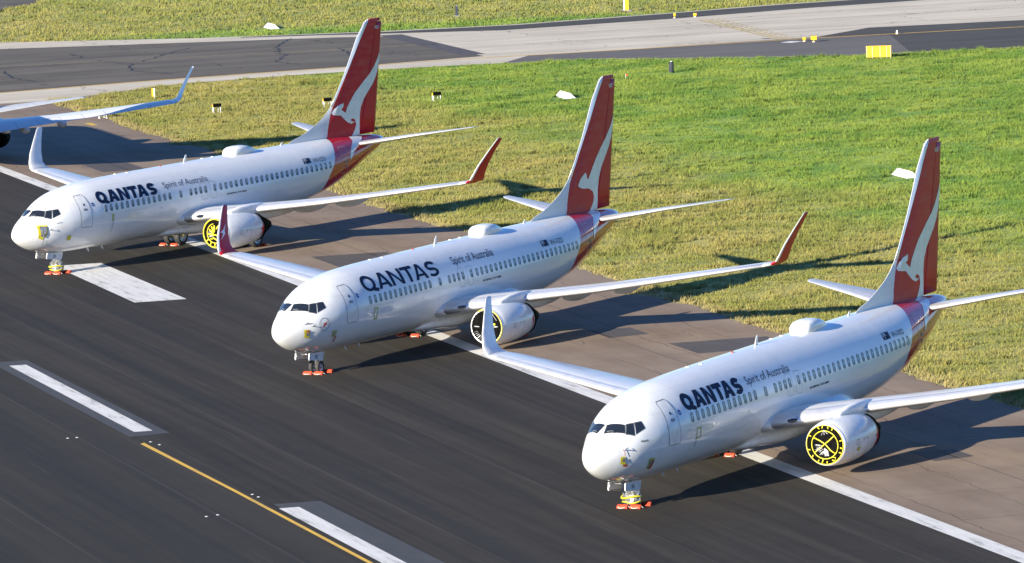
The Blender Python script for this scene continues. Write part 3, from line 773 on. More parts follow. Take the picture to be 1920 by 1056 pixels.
        if wrap and idx != 4:
            def mwrap():
                mb = MB(); rr = random.Random(5)
                rg = []
                for z, a_, b_ in ((.62, .30, .72), (.75, .42, .78), (.95, .40, .72), (1.1, .25, .5), (1.25, .12, .2)):
                    rg.append([(19.55+a_*math.cos(t)*(1+rr.uniform(-.12, .12)), s*2.86+b_*math.sin(t)*(1+rr.uniform(-.1, .1)), z+rr.uniform(-.04, .04)) for t in [2*math.pi*j/18 for j in range(18)]])
                mb.loft(rg); mb.sm = [False]*len(mb.sm); return mb.mesh('gear_cover', M['yellow' if s > 0 else 'foil'])
            link('gear_cover', cached(('mwr', s), mwrap), ML)
    if wrap and idx != 4:
        def nwrap():
            mb = MB(); rr = random.Random(3); rg = []
            for z, a_, b_ in ((.14, .30, .36), (.22, .37, .40), (.40, .38, .42), (.55, .33, .38), (.66, .36, .38), (.76, .26, .30), (.86, .14, .18)):
                rg.append([(3.96+a_*math.cos(t)*(1+rr.uniform(-.12, .12)), b_*math.sin(t)*(1+rr.uniform(-.1, .1)), z+rr.uniform(-.03, .03)) for t in [2*math.pi*j/20 for j in range(20)]])
            mb.loft(rg); mb.sm = [False]*len(mb.sm); return mb.mesh('gear_cover', M['foil'])
        c_ = link('gear_cover', cached('nwr', nwrap), N)
        def ntape():
            mb = MB(); mb.tube([(3.96+.41*math.cos(t), .45*math.sin(t), .46+.05*math.sin(2*t)) for t in [2*math.pi*j/18 for j in range(18)]], .045, 6, closed=True)
            mb.tube([(3.96+.37*math.cos(t), .42*math.sin(t), .24+.03*math.sin(3*t)) for t in [2*math.pi*j/18 for j in range(18)]], .035, 6, closed=True)
            return mb.mesh('yellow_tape', M['yellow'])
        link('yellow_tape', cached('nwt', ntape), N)
    # ---- chocks stand on the ground by themselves
    if idx != 4:
        Rm = root.matrix_basis.to_3x3()
        cs, sn = math.cos(yaw), math.sin(yaw)
        def gnd(x, y): return (px+cs*x-sn*y, py+sn*x+cs*y, 0)
        nm = {1: 'far', 2: 'middle', 3: 'near'}[idx]
        who = {1: 'farthest complete airliner', 2: 'middle airliner', 3: 'nearest airliner'}[idx]
        for (x, y, dr, txt) in ((3.50, .22, 0, 'orange chock before the nose wheels of the %s, left of the pair' % who), (3.60, -.36, 0, 'orange chock before the nose wheels of the %s, right of the pair' % who),
                                (4.46, -.42, math.pi, 'orange chock just behind the nose wheels of the %s' % who),
                                (18.80, 3.25, 0, 'orange chock under the belly of the %s, left of two' % who), (18.85, 2.40, 0, 'orange chock under the belly of the %s, right of two' % who),
                                (20.35, -3.25, math.pi, 'orange chock behind the near engine of the %s' % who)):
            chock(gnd(x, y), yaw+dr, txt, idx != 2)
    return root
def _dm(name, polys, fn, m, step=.12):
    me = drape(polys, fn, step); me.name = name; me.materials.append(m); return me

# the airline's name: letters as outlines with a chosen stroke weight
def heavy_word(root, box, wgt, fn):
    x0, x1, z0, z1 = box
    k = wgt; w = .15*k
    def stroke(pts, w_): # polyline -> quads with mitred joins
        P_ = [Vector(p) for p in pts]; n = len(P_); L_ = []; R_ = []
        for i in range(n):
            a = P_[max(i-1, 0)]; b = P_[min(i+1, n-1)]
            if 0 < i < n-1:
                d1, d2 = (P_[i]-a).normalized(), (b-P_[i]).normalized(); t = (d1+d2).normalized(); nn = Vector((-t.y, t.x)); c = max(.5, nn.dot(Vector((-d1.y, d1.x))))
                nn = nn/c
            else:
                t = (b-a).normalized(); nn = Vector((-t.y, t.x))
            L_.append(P_[i]+nn*w_/2); R_.append(P_[i]-nn*w_/2)
        return [(tuple(L_[i]), tuple(L_[i+1]), tuple(R_[i+1]), tuple(R_[i])) for i in range(n-1)]
    h = w/2
    # unit letters: cap height 1, drawn so that pieces of a letter never overlap (a hair between them is closed by weight)
    def Q():
        o = [(.44+(.44-h)*math.cos(t), .5+(.5-h)*math.sin(t)) for t in [2*math.pi*j/28 for j in range(29)]]
        q = stroke(o[:-1]+[o[0], ], w)
        return q + [[(.56+h*.2, h*2.0-.06), (.56+h*.9, h*2.0+.06), (.98, .10), (.92, -.10), (.62, -.02)]], .93
    def A(flip=False):
        a = .92
        return [[(0, 0), (w*1.05, 0), (w*1.05+.06, .20), (a-w*1.05-.06, .20), (a-w*1.05, 0), (a, 0), (a/2+w*.62, 1), (a/2-w*.62, 1)]], a
    def Ah():
        a = .92; w1 = w*1.1
        # outline with a triangular counter
        out = [(0, 0), (w1, 0), (w1+.075, .21), (a-w1-.075, .21), (a-w1, 0), (a, 0), (a/2+w*.6, 1), (a/2-w*.6, 1)]
        yb, yt = .21+w*.85, 1-w*1.15
        # inner edge lines: from (w1,0) toward the apex
        def xi(y): return w1+(a/2-w1)*min(1, y/ (1-w*.1))
        return out, [(xi(yb), yb), (a-xi(yb), yb), (a/2, max(yt, yb+.05))], a
    def N():
        a = .84; ww = w*1.0
        return [[(0, 0), (ww, 0), (ww, 1-.42*1), (ww, 1), (0, 1)], ], a
    def T(): a = .78; return [[(a/2-h, 0), (a/2+h, 0), (a/2+h, 1-w), (a, 1-w), (a, 1), (0, 1), (0, 1-w), (a/2-h, 1-w)]], a
    def N2():
        a = .86
        e = .001
        return [[(0, 0), (w, 0), (w, 1), (0, 1)], [(a-w, 0), (a, 0), (a, 1), (a-w, 1)], [(w+e, 1), (w+e, 1-w*1.35), (a-w-e, 0), (a-w-e, w*1.35)]], a
    def Sx():
        a = .76; r = (1-w)/4; pts = []
        cx = a/2
        for t in range(25, 271, 15): pts.append((cx+(a/2-h)*math.cos(R(t)), 1-h-r+r*math.sin(R(t))))
        for t in range(75, -156, -15): pts.append((cx+(a/2-h)*math.cos(R(t)), h+r+r*math.sin(R(t))))
        return stroke(pts, w), a
    glyph = []; cur = 0; gap = .07 if k > 1 else .10
    for ch in 'QANTAS':
        if ch == 'Q': g_, a = Q()
        elif ch == 'A':
            o_, hole, a = Ah(); g_ = ('A', o_, hole)
        elif ch == 'N': g_, a = N2()
        elif ch == 'T': g_, a = T()
        else: g_, a = Sx()
        glyph.append((g_, cur)); cur += a+gap - (.13 if ch in 'T' else 0) - (.02 if ch == 'A' else 0)
        if ch == 'N': cur -= 0
    tot = cur-gap
    bm = bmesh.new()
    def put(poly, ox):
        vs = [bm.verts.new((x0+(p[0]+ox)/tot*(x1-x0), z0+p[1]*(z1-z0), 0)) for p in poly]
        bm.faces.new(vs)
    for g_, ox in glyph:
        if isinstance(g_, tuple):
            _, out, hole = g_
            # A = outline minus counter: fill the outline, triangle hole cut by building 3 bands
            a = .92
            hl, hr, ht = hole
            L0, L1, L2, L3, L4, L5, L6, L7 = out
            def ol(y): # outer left edge
                return (L0[0]+(L7[0]-L0[0])*y, y)
            def orr(y): return (L5[0]+(L6[0]-L5[0])*y, y)
            put([L0, L1, L2, ol(L2[1])], ox); put([L3, L4, L5, orr(L3[1])], ox)
            y0_ = L2[1]; y1_ = hl[1]
            put([ol(y0_), L2, L3, orr(y0_), orr(y1_), hr, hl, ol(y1_)], ox)
            put([ol(y1_), hl, ht, ol(ht[1])], ox); put([hr, orr(y1_), orr(ht[1]), ht], ox)
            put([ol(ht[1]), ht, orr(ht[1]), L6, L7], ox)
        else:
            for p in g_: put(p, ox)
    me = drape_bm(bm, fn, .12); me.name = 'airline_lettering'; me.materials.append(M['navy'])
    return link('airline_lettering', me, root)

def chock(loc, rz, label, rope):
    def mk():
        mb = MB(); 
        prof = [(-.16, 0), (.14, 0), (.15, .05), (.07, .17), (-.02, .19), (-.12, .12)]
        for i in range(1):
            a = [(x, -.27, z) for x, z in prof]; b = [(x, .27, z) for x, z in prof]; n = len(prof)
            mb.add(a+b, [tuple(range(n)), tuple(range(2*n-1, n-1, -1))]+[(j, (j+1) % n, n+(j+1) % n, n+j) for j in range(n)])
        me = mb.mesh('block', M['orange']); return me
    r = empty('wheel_chock', loc, (0, 0, rz)); tag(r, label, 'wheel chock', 'orange wheel chocks at the aircraft wheels')
    r.scale = (.88, .92, .88); link('block', cached('chk', mk), r)
    def rp():
        mb = MB(); mb.tube([(-.13, -.2, .10), (-.22, -.15, .05), (-.25, 0, .03), (-.22, .15, .05), (-.13, .2, .10)], .018, 6)
        mb.tube([(.0, -.27, .12), (.02, -.33, .05), (.1, -.36, .03)], .015, 6); return mb.mesh('rope', M['rope'])
    link('rope', cached('rp', rp), r)
    return r

def dress_engine(E_, s, style):
    c = (0, s*EY, EZ)
    def cover():
        mb = MB(); mb.lathe([(13.60, .86), (13.50, .885), (13.455, .86), (13.44, .6), (13.43, .3), (13.425, .001)], c, szlow=.97); return mb.mesh('intake_cover', M['black'])
    C_ = link('intake_cover', cached(('ic', s), cover), E_)
    def exh():
        mb = MB(); mb.lathe([(17.22, .885), (17.5, .86), (17.8, .70), (18.3, .50), (18.9, .26), (19.0, .001)], c, n=26); return mb.mesh('exhaust_cover', M['black'])
    link('exhaust_cover', cached(('xc', s), exh), E_)
    def P3(r, deg, dx=0): a = R(deg); z = r*math.sin(a); return (13.445-dx, c[1]-r*math.cos(a), c[2]+(z*.97 if z < 0 else z))
    def ringt(mb, r, rad, d0=0, d1=360, n=40):
        full = d1-d0 >= 360
        mb.tube([P3(r, d0+(d1-d0)*i/n) for i in range(n if full else n+1)], rad, 6, closed=full)
    def taped():
        mb = MB(); rr = random.Random(9)
        if style == 'cross':
            ringt(mb, .885, .023); ringt(mb, .63, .025)
            mb.tube([P3(.63, 148), P3(.3, 140), P3(.05, 60), P3(.35, -42), P3(.62, -38)], .032, 6); mb.tube([P3(.63, 42), P3(.3, 44), P3(.62, 215)], .032, 6)
            for d in (15, 62, 78, 95, 112, 150, 195, 222, 245, 275, 300, 335, 350): mb.tube([P3(.84, d), P3(.74, d+rr.uniform(-4, 4))], .03, 6)
            mb.tube([P3(.62, 262), P3(.86, 258)], .03, 6); mb.tube([P3(.62, 300), P3(.74, 312), P3(.86, 300)], .03, 6)
        elif style == 'star':
            ringt(mb, .88, .045); ringt(mb, .60, .03, 100, 330)
            for d in (150, 120, 95, 185): mb.tube([P3(.1, d+20), P3(.5, d)], .06, 6)
            for d in (215, 240, 265, 290, 315): mb.tube([P3(.58, d), P3(.86, d+2)], .045, 6)
            mb.tube([P3(.5, 225), P3(.3, 250), P3(.45, 290)], .055, 6); mb.tube([P3(.3, 200), P3(.1, 300), P3(.4, 330)], .05, 6); mb.tube([P3(.55, 60), P3(.3, 70)], .06, 6)
        else:
            ringt(mb, .925, .03, -80, 120); mb.tube([P3(.55, 22), P3(.5, 12)], .07, 8)
        return mb.mesh('yellow_tape', M['yellow'])
    link('yellow_tape', cached(('tp', s, style), taped), E_)
    def whites():
        mb = MB(); rr = random.Random(4)
        if style == 'cross':
            mb.tube([P3(.46, 108, .01), P3(.66, 92, .01), P3(.52, 72, .01)], .02, 5); mb.tube([P3(.64, 92, .01), P3(.46, 90, .01)], .02, 5)
            mb.add([P3(.12, 270, .02), P3(.32, 300, .03), P3(.52, 290, .02), P3(.5, 268, .02), P3(.2, 255, .03)], [(0, 1, 2, 3, 4)])
            for i in range(11): 
                d = 185+i*8; r0 = rr.uniform(.12, .3); mb.tube([P3(r0, d, .01), P3(rr.uniform(.4, .55), d-rr.uniform(4, 14), .02)], rr.uniform(.008, .02), 5)
        elif style == 'star':
            mb.tube([P3(.5, 200, .01), P3(.2, 230, .01)], .03, 5)
            for i in range(6): d = 170+i*9; mb.tube([P3(.25, d, .01), P3(.5, d-6, .02)], .012, 5)
        else:
            for d in (3, 177): mb.tube([P3(.40, d, .01), P3(.70, d, .01)], .03, 5)
            mb.tube([P3(.10, -8, .01), P3(.26, 0, .01), P3(.26, 14, .01)], .03, 5)
            mb.tube([P3(.80, 62, .0), P3(.72, 30, .0)], .02, 5)
            for d in range(95, 290, 13): mb.tube([P3(.88, d, .0), P3(.89, d+3, .0)], .013, 5)
            for i in range(9): d = 205+i*9; mb.tube([P3(.55, d, 0), P3(rr.uniform(.75, .85), d-4, .01)], rr.uniform(.008, .03), 5)
        return mb.mesh('cover_markings', M['film'])
    link('cover_markings', cached(('wh', s, style), whites), E_)
    # small markings on the outside of the cowl
    sg = -1 if s < 0 else 1
    prof = [(14.2, 1.045), (14.7, 1.07), (15.3, 1.075), (15.9, 1.05), (16.5, .99), (17.0, .92), (17.45, .835)]
    pr = pchip([p[0] for p in prof], [p[1] for p in prof])
    def cowl(x, z): # z relative to centre
        r = pr(x)+.007; zz = max(-r*.98, min(r*.98, z)); return Vector((x, c[1]+sg*math.sqrt(r*r-zz*zz), c[2]+zz))
    for q_, (nm_, pl_) in enumerate((('cowl_panel_outline', ring_polys(rrect(14.55, 14.8, -.15, .10, .02, 1), .018)), ('cowl_dot', [[(15.25, .0), (15.31, .0), (15.31, .07), (15.25, .07)]]),
                                     ('cowl_arrow', [[(15.62, -.02), (15.74, .02), (15.62, .07)]]), ('cowl_seam', [[(15.74, -.75), (15.755, -.75), (15.755, -.02), (15.74, -.02)]]))):
        link(nm_, cached(('cm', s, q_), lambda: _dm(nm_, pl_, cowl, M['outline'], .1)), E_)
    KE = [(17.32, .34), (17.2, .28), (17.1, .1), (16.98, .0), (16.85, -.02), (16.95, -.10), (17.05, -.18), (16.95, -.34), (16.72, -.50), (17.0, -.42), (17.2, -.28), (17.3, -.1), (17.36, .1)]
    if style != 'dark':
        me = cached(('ke', s), lambda: _dm('cowl_emblem', [KE], cowl, M['red'], .06)); link('cowl_emblem', me, E_)
    else:
        KD = [(17.0, .36), (16.97, .2), (16.86, .06), (16.78, -.02), (16.9, -.04), (16.93, -.2), (16.72, -.55), (17.02, -.25), (17.1, 0), (17.12, .12), (17.04, .18)]
        me = cached(('kd', s), lambda: _dm('cowl_emblem', [KD], cowl, M['red'], .06)); link('cowl_emblem', me, E_)
    if style == 'cross':
        me = cached(('yp', s), lambda: _dm('tape_patch', [rrect(14.62, 14.92, -.42, -.24, .02, 1)], cowl, M['ygreen'], .06)); link('tape_patch', me, E_)

A3 = airliner(3, 'nearest white airliner with red tail and a yellow cross taped over its engine cover', 'VH-VXO', 'old', ('white', 'white'), 'cross', True)
A2 = airliner(2, 'middle white airliner with red tail, red wingtips and a plain black engine cover', 'VH-VZD', 'new', ('red', 'red'), 'dark', False)
A1 = airliner(1, 'farthest complete white airliner, with foil patch on its nose and yellow ribbed engine cover', 'VH-VZU', 'old', ('red', 'white'), 'star', True)
A4 = airliner(4, 'partly visible airliner at the left edge, only its wing and tailplane tips showing', '', 'none', ('white', 'white'), 'dark', False)

# ---- individual covers and marks on the noses
def nose_fn(off): return lambda x, z: skin(x, z, off)
def quad_patch(root, name, pts, m, off=.02):
    return decal(name, [pts], nose_fn(off), M[m], root, .08)
# nearest
p = quad_patch(A3, 'probe_cover', [(1.26, 2.82), (1.52, 2.80), (1.56, 2.46), (1.29, 2.50)], 'yellow')
quad_patch(A3, 'probe_film', [(1.36, 2.76), (1.52, 2.74), (1.50, 2.58), (1.34, 2.60)], 'foil', .05)
quad_patch(A3, 'warning_flag', [(1.42, 2.50), (1.66, 2.44), (1.66, 2.36), (1.40, 2.42)], 'orange', .06)
quad_patch(A3, 'probe_cover', [(3.04, 2.50), (3.44, 2.48), (3.50, 2.04), (3.16, 2.06)], 'ygreen')
quad_patch(A3, 'warning_flag', [(3.30, 2.42), (3.40, 2.40), (3.38, 2.02), (3.22, 2.04)], 'orange', .05)
quad_patch(A3, 'probe_film', [(3.14, 2.42), (3.30, 2.40), (3.34, 2.14), (3.18, 2.12)], 'film', .035)
def vane(root, x, z, m='steel'):
    mb = MB(); a = skin(x, z, 0); b = skin(x+.02, z, .16); mb.tube([a, b, b+Vector((.22, -.01, .02))], [.03, .02, .012], 6); part('pitot_probe', mb, M[m], root)
vane(A3, 1.45, 3.10); vane(A1, 1.9, 3.0); vane(A2, 1.75, 3.02)
def ribbon(root, x, z0, z1, m, w_=.07, off=.06):
    decal('warning_ribbon', [[(x, z0), (x+w_, z0), (x+w_*1.1, z1), (x+.01, z1)]], nose_fn(off), M[m], root, .08)
ribbon(A3, 1.42, 3.08, 2.84, 'palered')
decal('hatch_tape', ring_polys(rrect(6.86, 7.30, 2.78, 3.28, .02, 1), .06), nose_fn(.012), M['ygreen'], A3)
ribbon(A3, 6.84, 2.80, 2.45, 'outline', .05, .03)
lettering('aircraft_name', 'Kakadu', (2.46, 2.92, 3.27, 3.36), lambda x, z: skin(x, z, .012), M['smalltxt'], A3, .02, .3)
# middle
quad_patch(A2, 'probe_cover', [(1.28, 2.86), (1.62, 2.84), (1.66, 2.42), (1.34, 2.46)], 'yellow')
quad_patch(A2, 'probe_film', [(1.40, 2.74), (1.54, 2.73), (1.56, 2.52), (1.42, 2.53)], 'foil', .05)
quad_patch(A2, 'warning_flag', [(1.36, 2.84), (1.60, 2.80), (1.58, 2.72), (1.40, 2.76)], 'orange', .06)
quad_patch(A2, 'probe_cover', [(3.28, 2.62), (3.62, 2.60), (3.62, 2.26), (3.32, 2.28)], 'ygreen')
quad_patch(A2, 'probe_film', [(3.36, 2.56), (3.52, 2.55), (3.50, 2.36), (3.38, 2.38)], 'film', .05)
ribbon(A2, 3.55, 2.30, 2.02, 'orange', .09)
decal('hatch_tape', ring_polys(rrect(7.0, 7.34, 2.72, 3.34, .02, 1), .07), nose_fn(.012), M['ygreen'], A2)
rn = decal('round_emblem', ring_polys(ellipse(2.60, 3.0, .34, .34, 28), .022), nose_fn(.012), M['smalltxt'], A2, .1)
decal('emblem_figure', [[(2.40, 2.84), (2.56, 2.98), (2.54, 3.08), (2.66, 3.06), (2.84, 3.14), (2.70, 2.98), (2.62, 2.94), (2.58, 2.86), (2.52, 2.90)]], nose_fn(.014), M['red'], rn, .1)
decal('nose_emblem', [[(1.35, 3.10), (1.55, 3.20), (1.72, 3.16), (1.95, 3.12), (1.66, 3.10), (1.5, 3.12)]], nose_fn(.012), M['outline'], A2)
# farthest
quad_patch(A1, 'probe_cover', [(1.22, 3.30), (1.86, 3.27), (1.80, 2.70), (1.52, 2.44), (1.26, 2.52)], 'yellow')
quad_patch(A1, 'probe_film', [(1.34, 3.20), (1.76, 3.18), (1.70, 2.76), (1.52, 2.58), (1.36, 2.66)], 'foil', .08)
quad_patch(A1, 'probe_cover', [(3.32, 2.50), (3.62, 2.50), (3.66, 2.22), (3.38, 2.20)], 'yellow', .04)
ribbon(A1, 1.62, 2.44, 2.12, 'outline', .04, .03)
decal('hatch_tape', ring_polys(rrect(7.2, 7.42, 2.98, 3.38, .02, 1), .08), nose_fn(.012), M['ygreen'], A1)
ribbon(A1, 7.3, 2.98, 2.3, 'outline', .035, .02)
decal('name_mark', [[(2.5, 3.30), (2.92, 3.31), (2.92, 3.335), (2.5, 3.325)]], nose_fn(.012), M['smalltxt'], A1)

# ------------------------------------------------------------------ ground surfaces
def m_runway():
    m = mat('runway_asphalt', (0.05, 0.05, 0.052), 0.85, spec=0.25); k = NT(m)
    p = k.rw()
    st = k.noise(k.mapping(p, scale=(0.012, 0.55, 1)), 1.0, 6, 0.62)      # long streaks along the runway
    st2 = k.noise(k.mapping(p, scale=(0.03, 2.2, 1), loc=(7, 3, 0)), 1.0, 4, 0.6)
    fine = k.noise(k.pos(), 9.0, 4, 0.7); med = k.noise(k.pos(), 0.35, 4, 0.6)
    f = k.math('ADD', k.math('MULTIPLY', k.rng(st, 0.38, 0.64), 0.46), k.math('MULTIPLY', k.rng(st2, 0.38, 0.64), 0.32))
    f = k.math('ADD', f, k.math('MULTIPLY', k.rng(med, 0.3, 0.7), 0.16)); f = k.math('ADD', f, k.math('MULTIPLY', fine, 0.12))
    c = k.mix(f, (0.0168, 0.0132, 0.0088), (0.0460, 0.0385, 0.0272))
    g2 = k.noise(k.pos(), 22.0, 2, 0.8); c = k.mix(k.math('MULTIPLY', k.rng(g2, .55, .8), .35), c, (0.085, 0.078, 0.07))
    # rubber bands left by landings
    x = k.xyz(p)
    for n0, wd, s_ in ((-17.5, 1.4, .55), (-12.5, .9, .4), (-29, 1.6, .4), (-8.5, .5, .25)):
        b = k.rng(k.math('ABSOLUTE', k.math('SUBTRACT', k.math('ADD', x[1], k.math('MULTIPLY', st, .8)), n0)), wd, 0.0)
        b = k.math('MULTIPLY', b, k.rng(k.noise(k.mapping(p, scale=(.02, .4, 1), loc=(n0, 0, 0)), 1, 4), .3, .6))
        c = k.mix(k.math('MULTIPLY', b, s_), c, (0.014, 0.014, 0.014))
    # thin pale scuffs lengthwise, faint scrape lines across
    sc_ = k.rng(k.noise(k.mapping(p, scale=(0.05, 6.0, 1), loc=(0, 11, 0)), 1.0, 3, 0.5), 0.66, 0.74)
    c = k.mix(k.math('MULTIPLY', sc_, 0.6), c, (0.085, 0.08, 0.072))
    sc2 = k.rng(k.noise(k.mapping(p, scale=(3.2, 0.10, 1), rot=(0, 0, .35)), 1.0, 3, 0.5), 0.70, 0.78)
    c = k.mix(k.math('MULTIPLY', sc2, 0.5), c, (0.075, 0.07, 0.062))
    # older surface left of the centreline is a touch bluer
    c = k.mix(k.math('MULTIPLY', k.rng(x[1], -24.2, -24.6, smooth=False), 0.35), c, (0.026, 0.0250, 0.0215))
    oil = k.rng(k.noise(k.mapping(p, scale=(.6, 1, 1), loc=(3, 9, 0)), .45, 5, .55), .66, .76)
    c = k.mix(k.math('MULTIPLY', oil, .5), c, (0.012, 0.011, 0.010))
    jt = k.math('LESS_THAN', k.math('ABSOLUTE', k.math('SUBTRACT', k.math('FRACT', k.math('MULTIPLY', x[1], 1/7.5)), .5)), .0035)
    c = k.mix(k.math('MULTIPLY', jt, .5), c, (0.085, 0.078, 0.070))
    k.l(c, k.b.inputs['Base Color']); k.bump(k.noise(k.pos(), 25, 3), 0.25, 0.01)
    return m
def crack_mask(k, p, sx, sy, wob=0.6, wid=0.02, keep=(0.35, 0.6), seed=0):
    """wandering cracks along slab joints of size sx x sy"""
    d = k.n('ShaderNodeTexNoise'); k.l(p, d.inputs['Vector']); d.inputs['Scale'].default_value = 0.35; d.inputs['Detail'].default_value = 5
    x = k.xyz(p); dn = k.xyz(d.outputs['Color']); out = None
    for i, sp in ((0, sx), (1, sy)):
        v = k.math('ADD', x[i], k.math('MULTIPLY', dn[i], wob))
        fr = k.math('ABSOLUTE', k.math('SUBTRACT', k.math('FRACT', k.math('ADD', k.math('MULTIPLY', v, 1/sp), seed)), 0.5))
        ln = k.math('LESS_THAN', fr, wid/sp)
        kp = k.rng(k.noise(k.mapping(p, loc=(i*31+seed*7, 5, 0)), 0.11, 3), *keep)
        ln = k.math('MULTIPLY', ln, kp); out = ln if out is None else k.math('MAXIMUM', out, ln)
    return out
def m_shoulder():
    m = mat('shoulder_asphalt', (0.13, 0.105, 0.09), 0.85, spec=0.25); k = NT(m); p = k.rw()
    a = k.noise(k.mapping(p, scale=(.05, .35, 1)), 1, 5, .6); b = k.noise(k.pos(), 7, 4, .7); c_ = k.noise(k.pos(), .25, 4, .6)
    f = k.math('ADD', k.math('MULTIPLY', k.rng(a, .3, .7), .45), k.math('ADD', k.math('MULTIPLY', b, .18), k.math('MULTIPLY', k.rng(c_, .3, .7), .3)))
    c = k.mix(f, (0.170, 0.122, 0.086), (0.310, 0.236, 0.172))
    x = k.xyz(p)
    edge = k.rng(k.math('ADD', x[1], k.math('MULTIPLY', a, 3)), 2.4, 1.2); c = k.mix(k.math('MULTIPLY', edge, .35), c, (.09, .078, .07))
    c = k.mix(k.math('MULTIPLY', crack_mask(k, p, 7.5, 3.9, 1.0, .03, (.36, .56)), .6), c, (.03, .025, .022))
    c = k.mix(k.math('MULTIPLY', crack_mask(k, p, 11.3, 6.1, 2.6, .03, (.48, .6), .37), .6), c, (.03, .025, .022))
    k.l(c, k.b.inputs['Base Color']); k.bump(k.noise(k.pos(), 20, 3), 0.25, 0.01)
    return m
def m_tax(name, c0, c1, crack=.7):
    m = mat(name, c0, 0.85, spec=0.25); k = NT(m); d = math.atan2(-36.4, 39.1)
    p = k.mapping(k.pos(), rot=(0, 0, -math.atan2(-62.4, 72.0)))
    a = k.noise(k.mapping(p, scale=(.03, .3, 1)), 1, 6, .65); b = k.noise(k.pos(), 3, 5, .7); e = k.noise(k.pos(), .12, 4, .6)
    f = k.math('ADD', k.math('MULTIPLY', k.rng(a, .3, .7), .55), k.math('ADD', k.math('MULTIPLY', b, .2), k.math('MULTIPLY', k.rng(e, .3, .7), .25)))
    c = k.mix(f, c0, c1)
    if crack:
        c = k.mix(k.math('MULTIPLY', crack_mask(k, p, 17, 9, 5.0, .06, (.42, .56)), crack), c, (.02, .02, .02))
        c = k.mix(k.math('MULTIPLY', crack_mask(k, p, 9.7, 13, 3.0, .04, (.50, .6), .4), crack*.7), c, (.03, .03, .03))
    k.l(c, k.b.inputs['Base Color']); return m
M['runway'] = m_runway(); M['shoulder'] = m_shoulder()
M['concrete'] = m_tax('taxiway_concrete', (0.42, 0.365, 0.285), (0.66, 0.59, 0.475), .8)
M['taxdark'] = m_tax('taxiway_asphalt', (0.070, 0.060, 0.047), (0.170, 0.148, 0.116), .9)
M['taxdark2'] = m_tax('taxiway_new_asphalt', (0.048, 0.044, 0.038), (0.088, 0.081, 0.071), 0)
M['taxmid'] = m_tax('taxiway_grey_asphalt', (0.105, 0.096, 0.088), (0.155, 0.142, 0.130), 0)
def m_mark(name, c0, c1, wear=.5, bare=(0.07, 0.07, 0.07), stretch=(.25, 1.6, 1)):
    m = mat(name, c0, 0.7); k = NT(m); p = k.rw(stretch)
    a = k.noise(p, 1.2, 6, .7); b = k.noise(k.pos(), 6, 4, .7)
    c = k.mix(k.rng(a, .35, .7), c0, c1)
    c = k.mix(k.math('MULTIPLY', k.rng(k.math('ADD', a, k.math('MULTIPLY', b, .35)), .72, .9), wear), c, bare)
    k.l(c, k.b.inputs['Base Color']); return m
M['markwhite'] = m_mark('white_runway_paint', (0.72, 0.70, 0.66), (0.56, 0.545, 0.51), .55)
M['markyellow'] = m_mark('yellow_line_paint', (0.72, 0.43, 0.04), (0.58, 0.36, 0.06), .4)
M['markpale'] = m_mark('faded_yellow_paint', (0.40, 0.30, 0.10), (0.24, 0.20, 0.11), .9)
M['patchgrey'] = m_mark('grey_overpaint', (0.060, 0.056, 0.050), (0.044, 0.041, 0.037), .3)
M['patchdark'] = m_mark('dark_asphalt_patch', (0.070, 0.056, 0.046), (0.090, 0.074, 0.062), .2)
def sheet(name, poly, z, m, kind='structure', sub=0):
    me = bpy.data.meshes.new(name); me.from_pydata([(x, y, z) for x, y in poly], [], [tuple(range(len(poly)))]); me.materials.append(m)
    bm = bmesh.new(); bm.from_mesh(me); bmesh.ops.triangulate(bm, faces=bm.faces[:]); bmesh.ops.recalc_face_normals(bm, faces=bm.faces)
    for f in bm.faces:
        if f.normal.z < 0: f.normal_flip()
    bm.to_mesh(me); bm.free()
    o = link(name, me); o['kind'] = kind; return o
def rsheet(name, poly, z, m): return sheet(name, [rw(t, n) for t, n in poly], z, m)
def rrectn(name, t0, t1, n0, n1, z, m): return rsheet(name, [(t0, n0), (t1, n0), (t1, n1), (t0, n1)], z, m)
rrectn('runway', -260, 900, -110, 0, 0.0, M['runway'])
# shoulder reaches a wandering grass edge
def gedge(t):
    v = mnoise.noise(Vector((t*.11, 3.3, 0)))*.75 + mnoise.noise(Vector((t*.43, 7.3, 0)))*.35 + mnoise.noise(Vector((t*1.3, 1.3, 0)))*.34
    for c, w_, a in ((100, 3.0, -1.3), (207, 5, .7), (212, 2, -.8)): v += a*math.exp(-((t-c)/w_)**2)
    return 15.95+v
ts_ = [-260+i*.4 for i in range(0, 1297)]
rsheet('runway_shoulder', [(300, 0), (-260, 0)]+[(t, gedge(t)) for t in ts_]+[(259, 18), (263, 24), (300, 24)], 0.0, M['shoulder'])
rrectn('runway_edge_line', -260, 900, -.5, .5, .004, M['markwhite'])
def dash(t0, t1, nm='centreline_dash'): return rrectn(nm, t0, t1, -23.4, -22.5, .008, M['markwhite'])
for a, b in ((56.6, 85.7), (-1.4, 28.7), (116.6, 145.7), (-61.4, -31.4)): dash(a, b)
rsheet('grey_paint_patch', [(87.6, -24.0), (87.6, -22.05), (55.4, -21.95), (55.0, -24.0)], .004, M['patchgrey'])
rsheet('grey_paint_patch', [(30.1, -23.3), (30.0, -21.2), (-2, -21.0), (-2, -23.3)], .004, M['patchgrey'])
rsheet('yellow_guide_line', [(52.6, -23.85), (52.3, -24.1), (34.7, -23.93), (12, -23.93), (-40, -24.3), (-40, -24.1), (12, -23.72), (34.7, -23.73)], .008, M['markyellow'])
rsheet('aiming_point_block', [(110.9, -7.8), (110.9, -10.85), (133.2, -10.7), (133.2, -7.8)], .004, M['markwhite'])
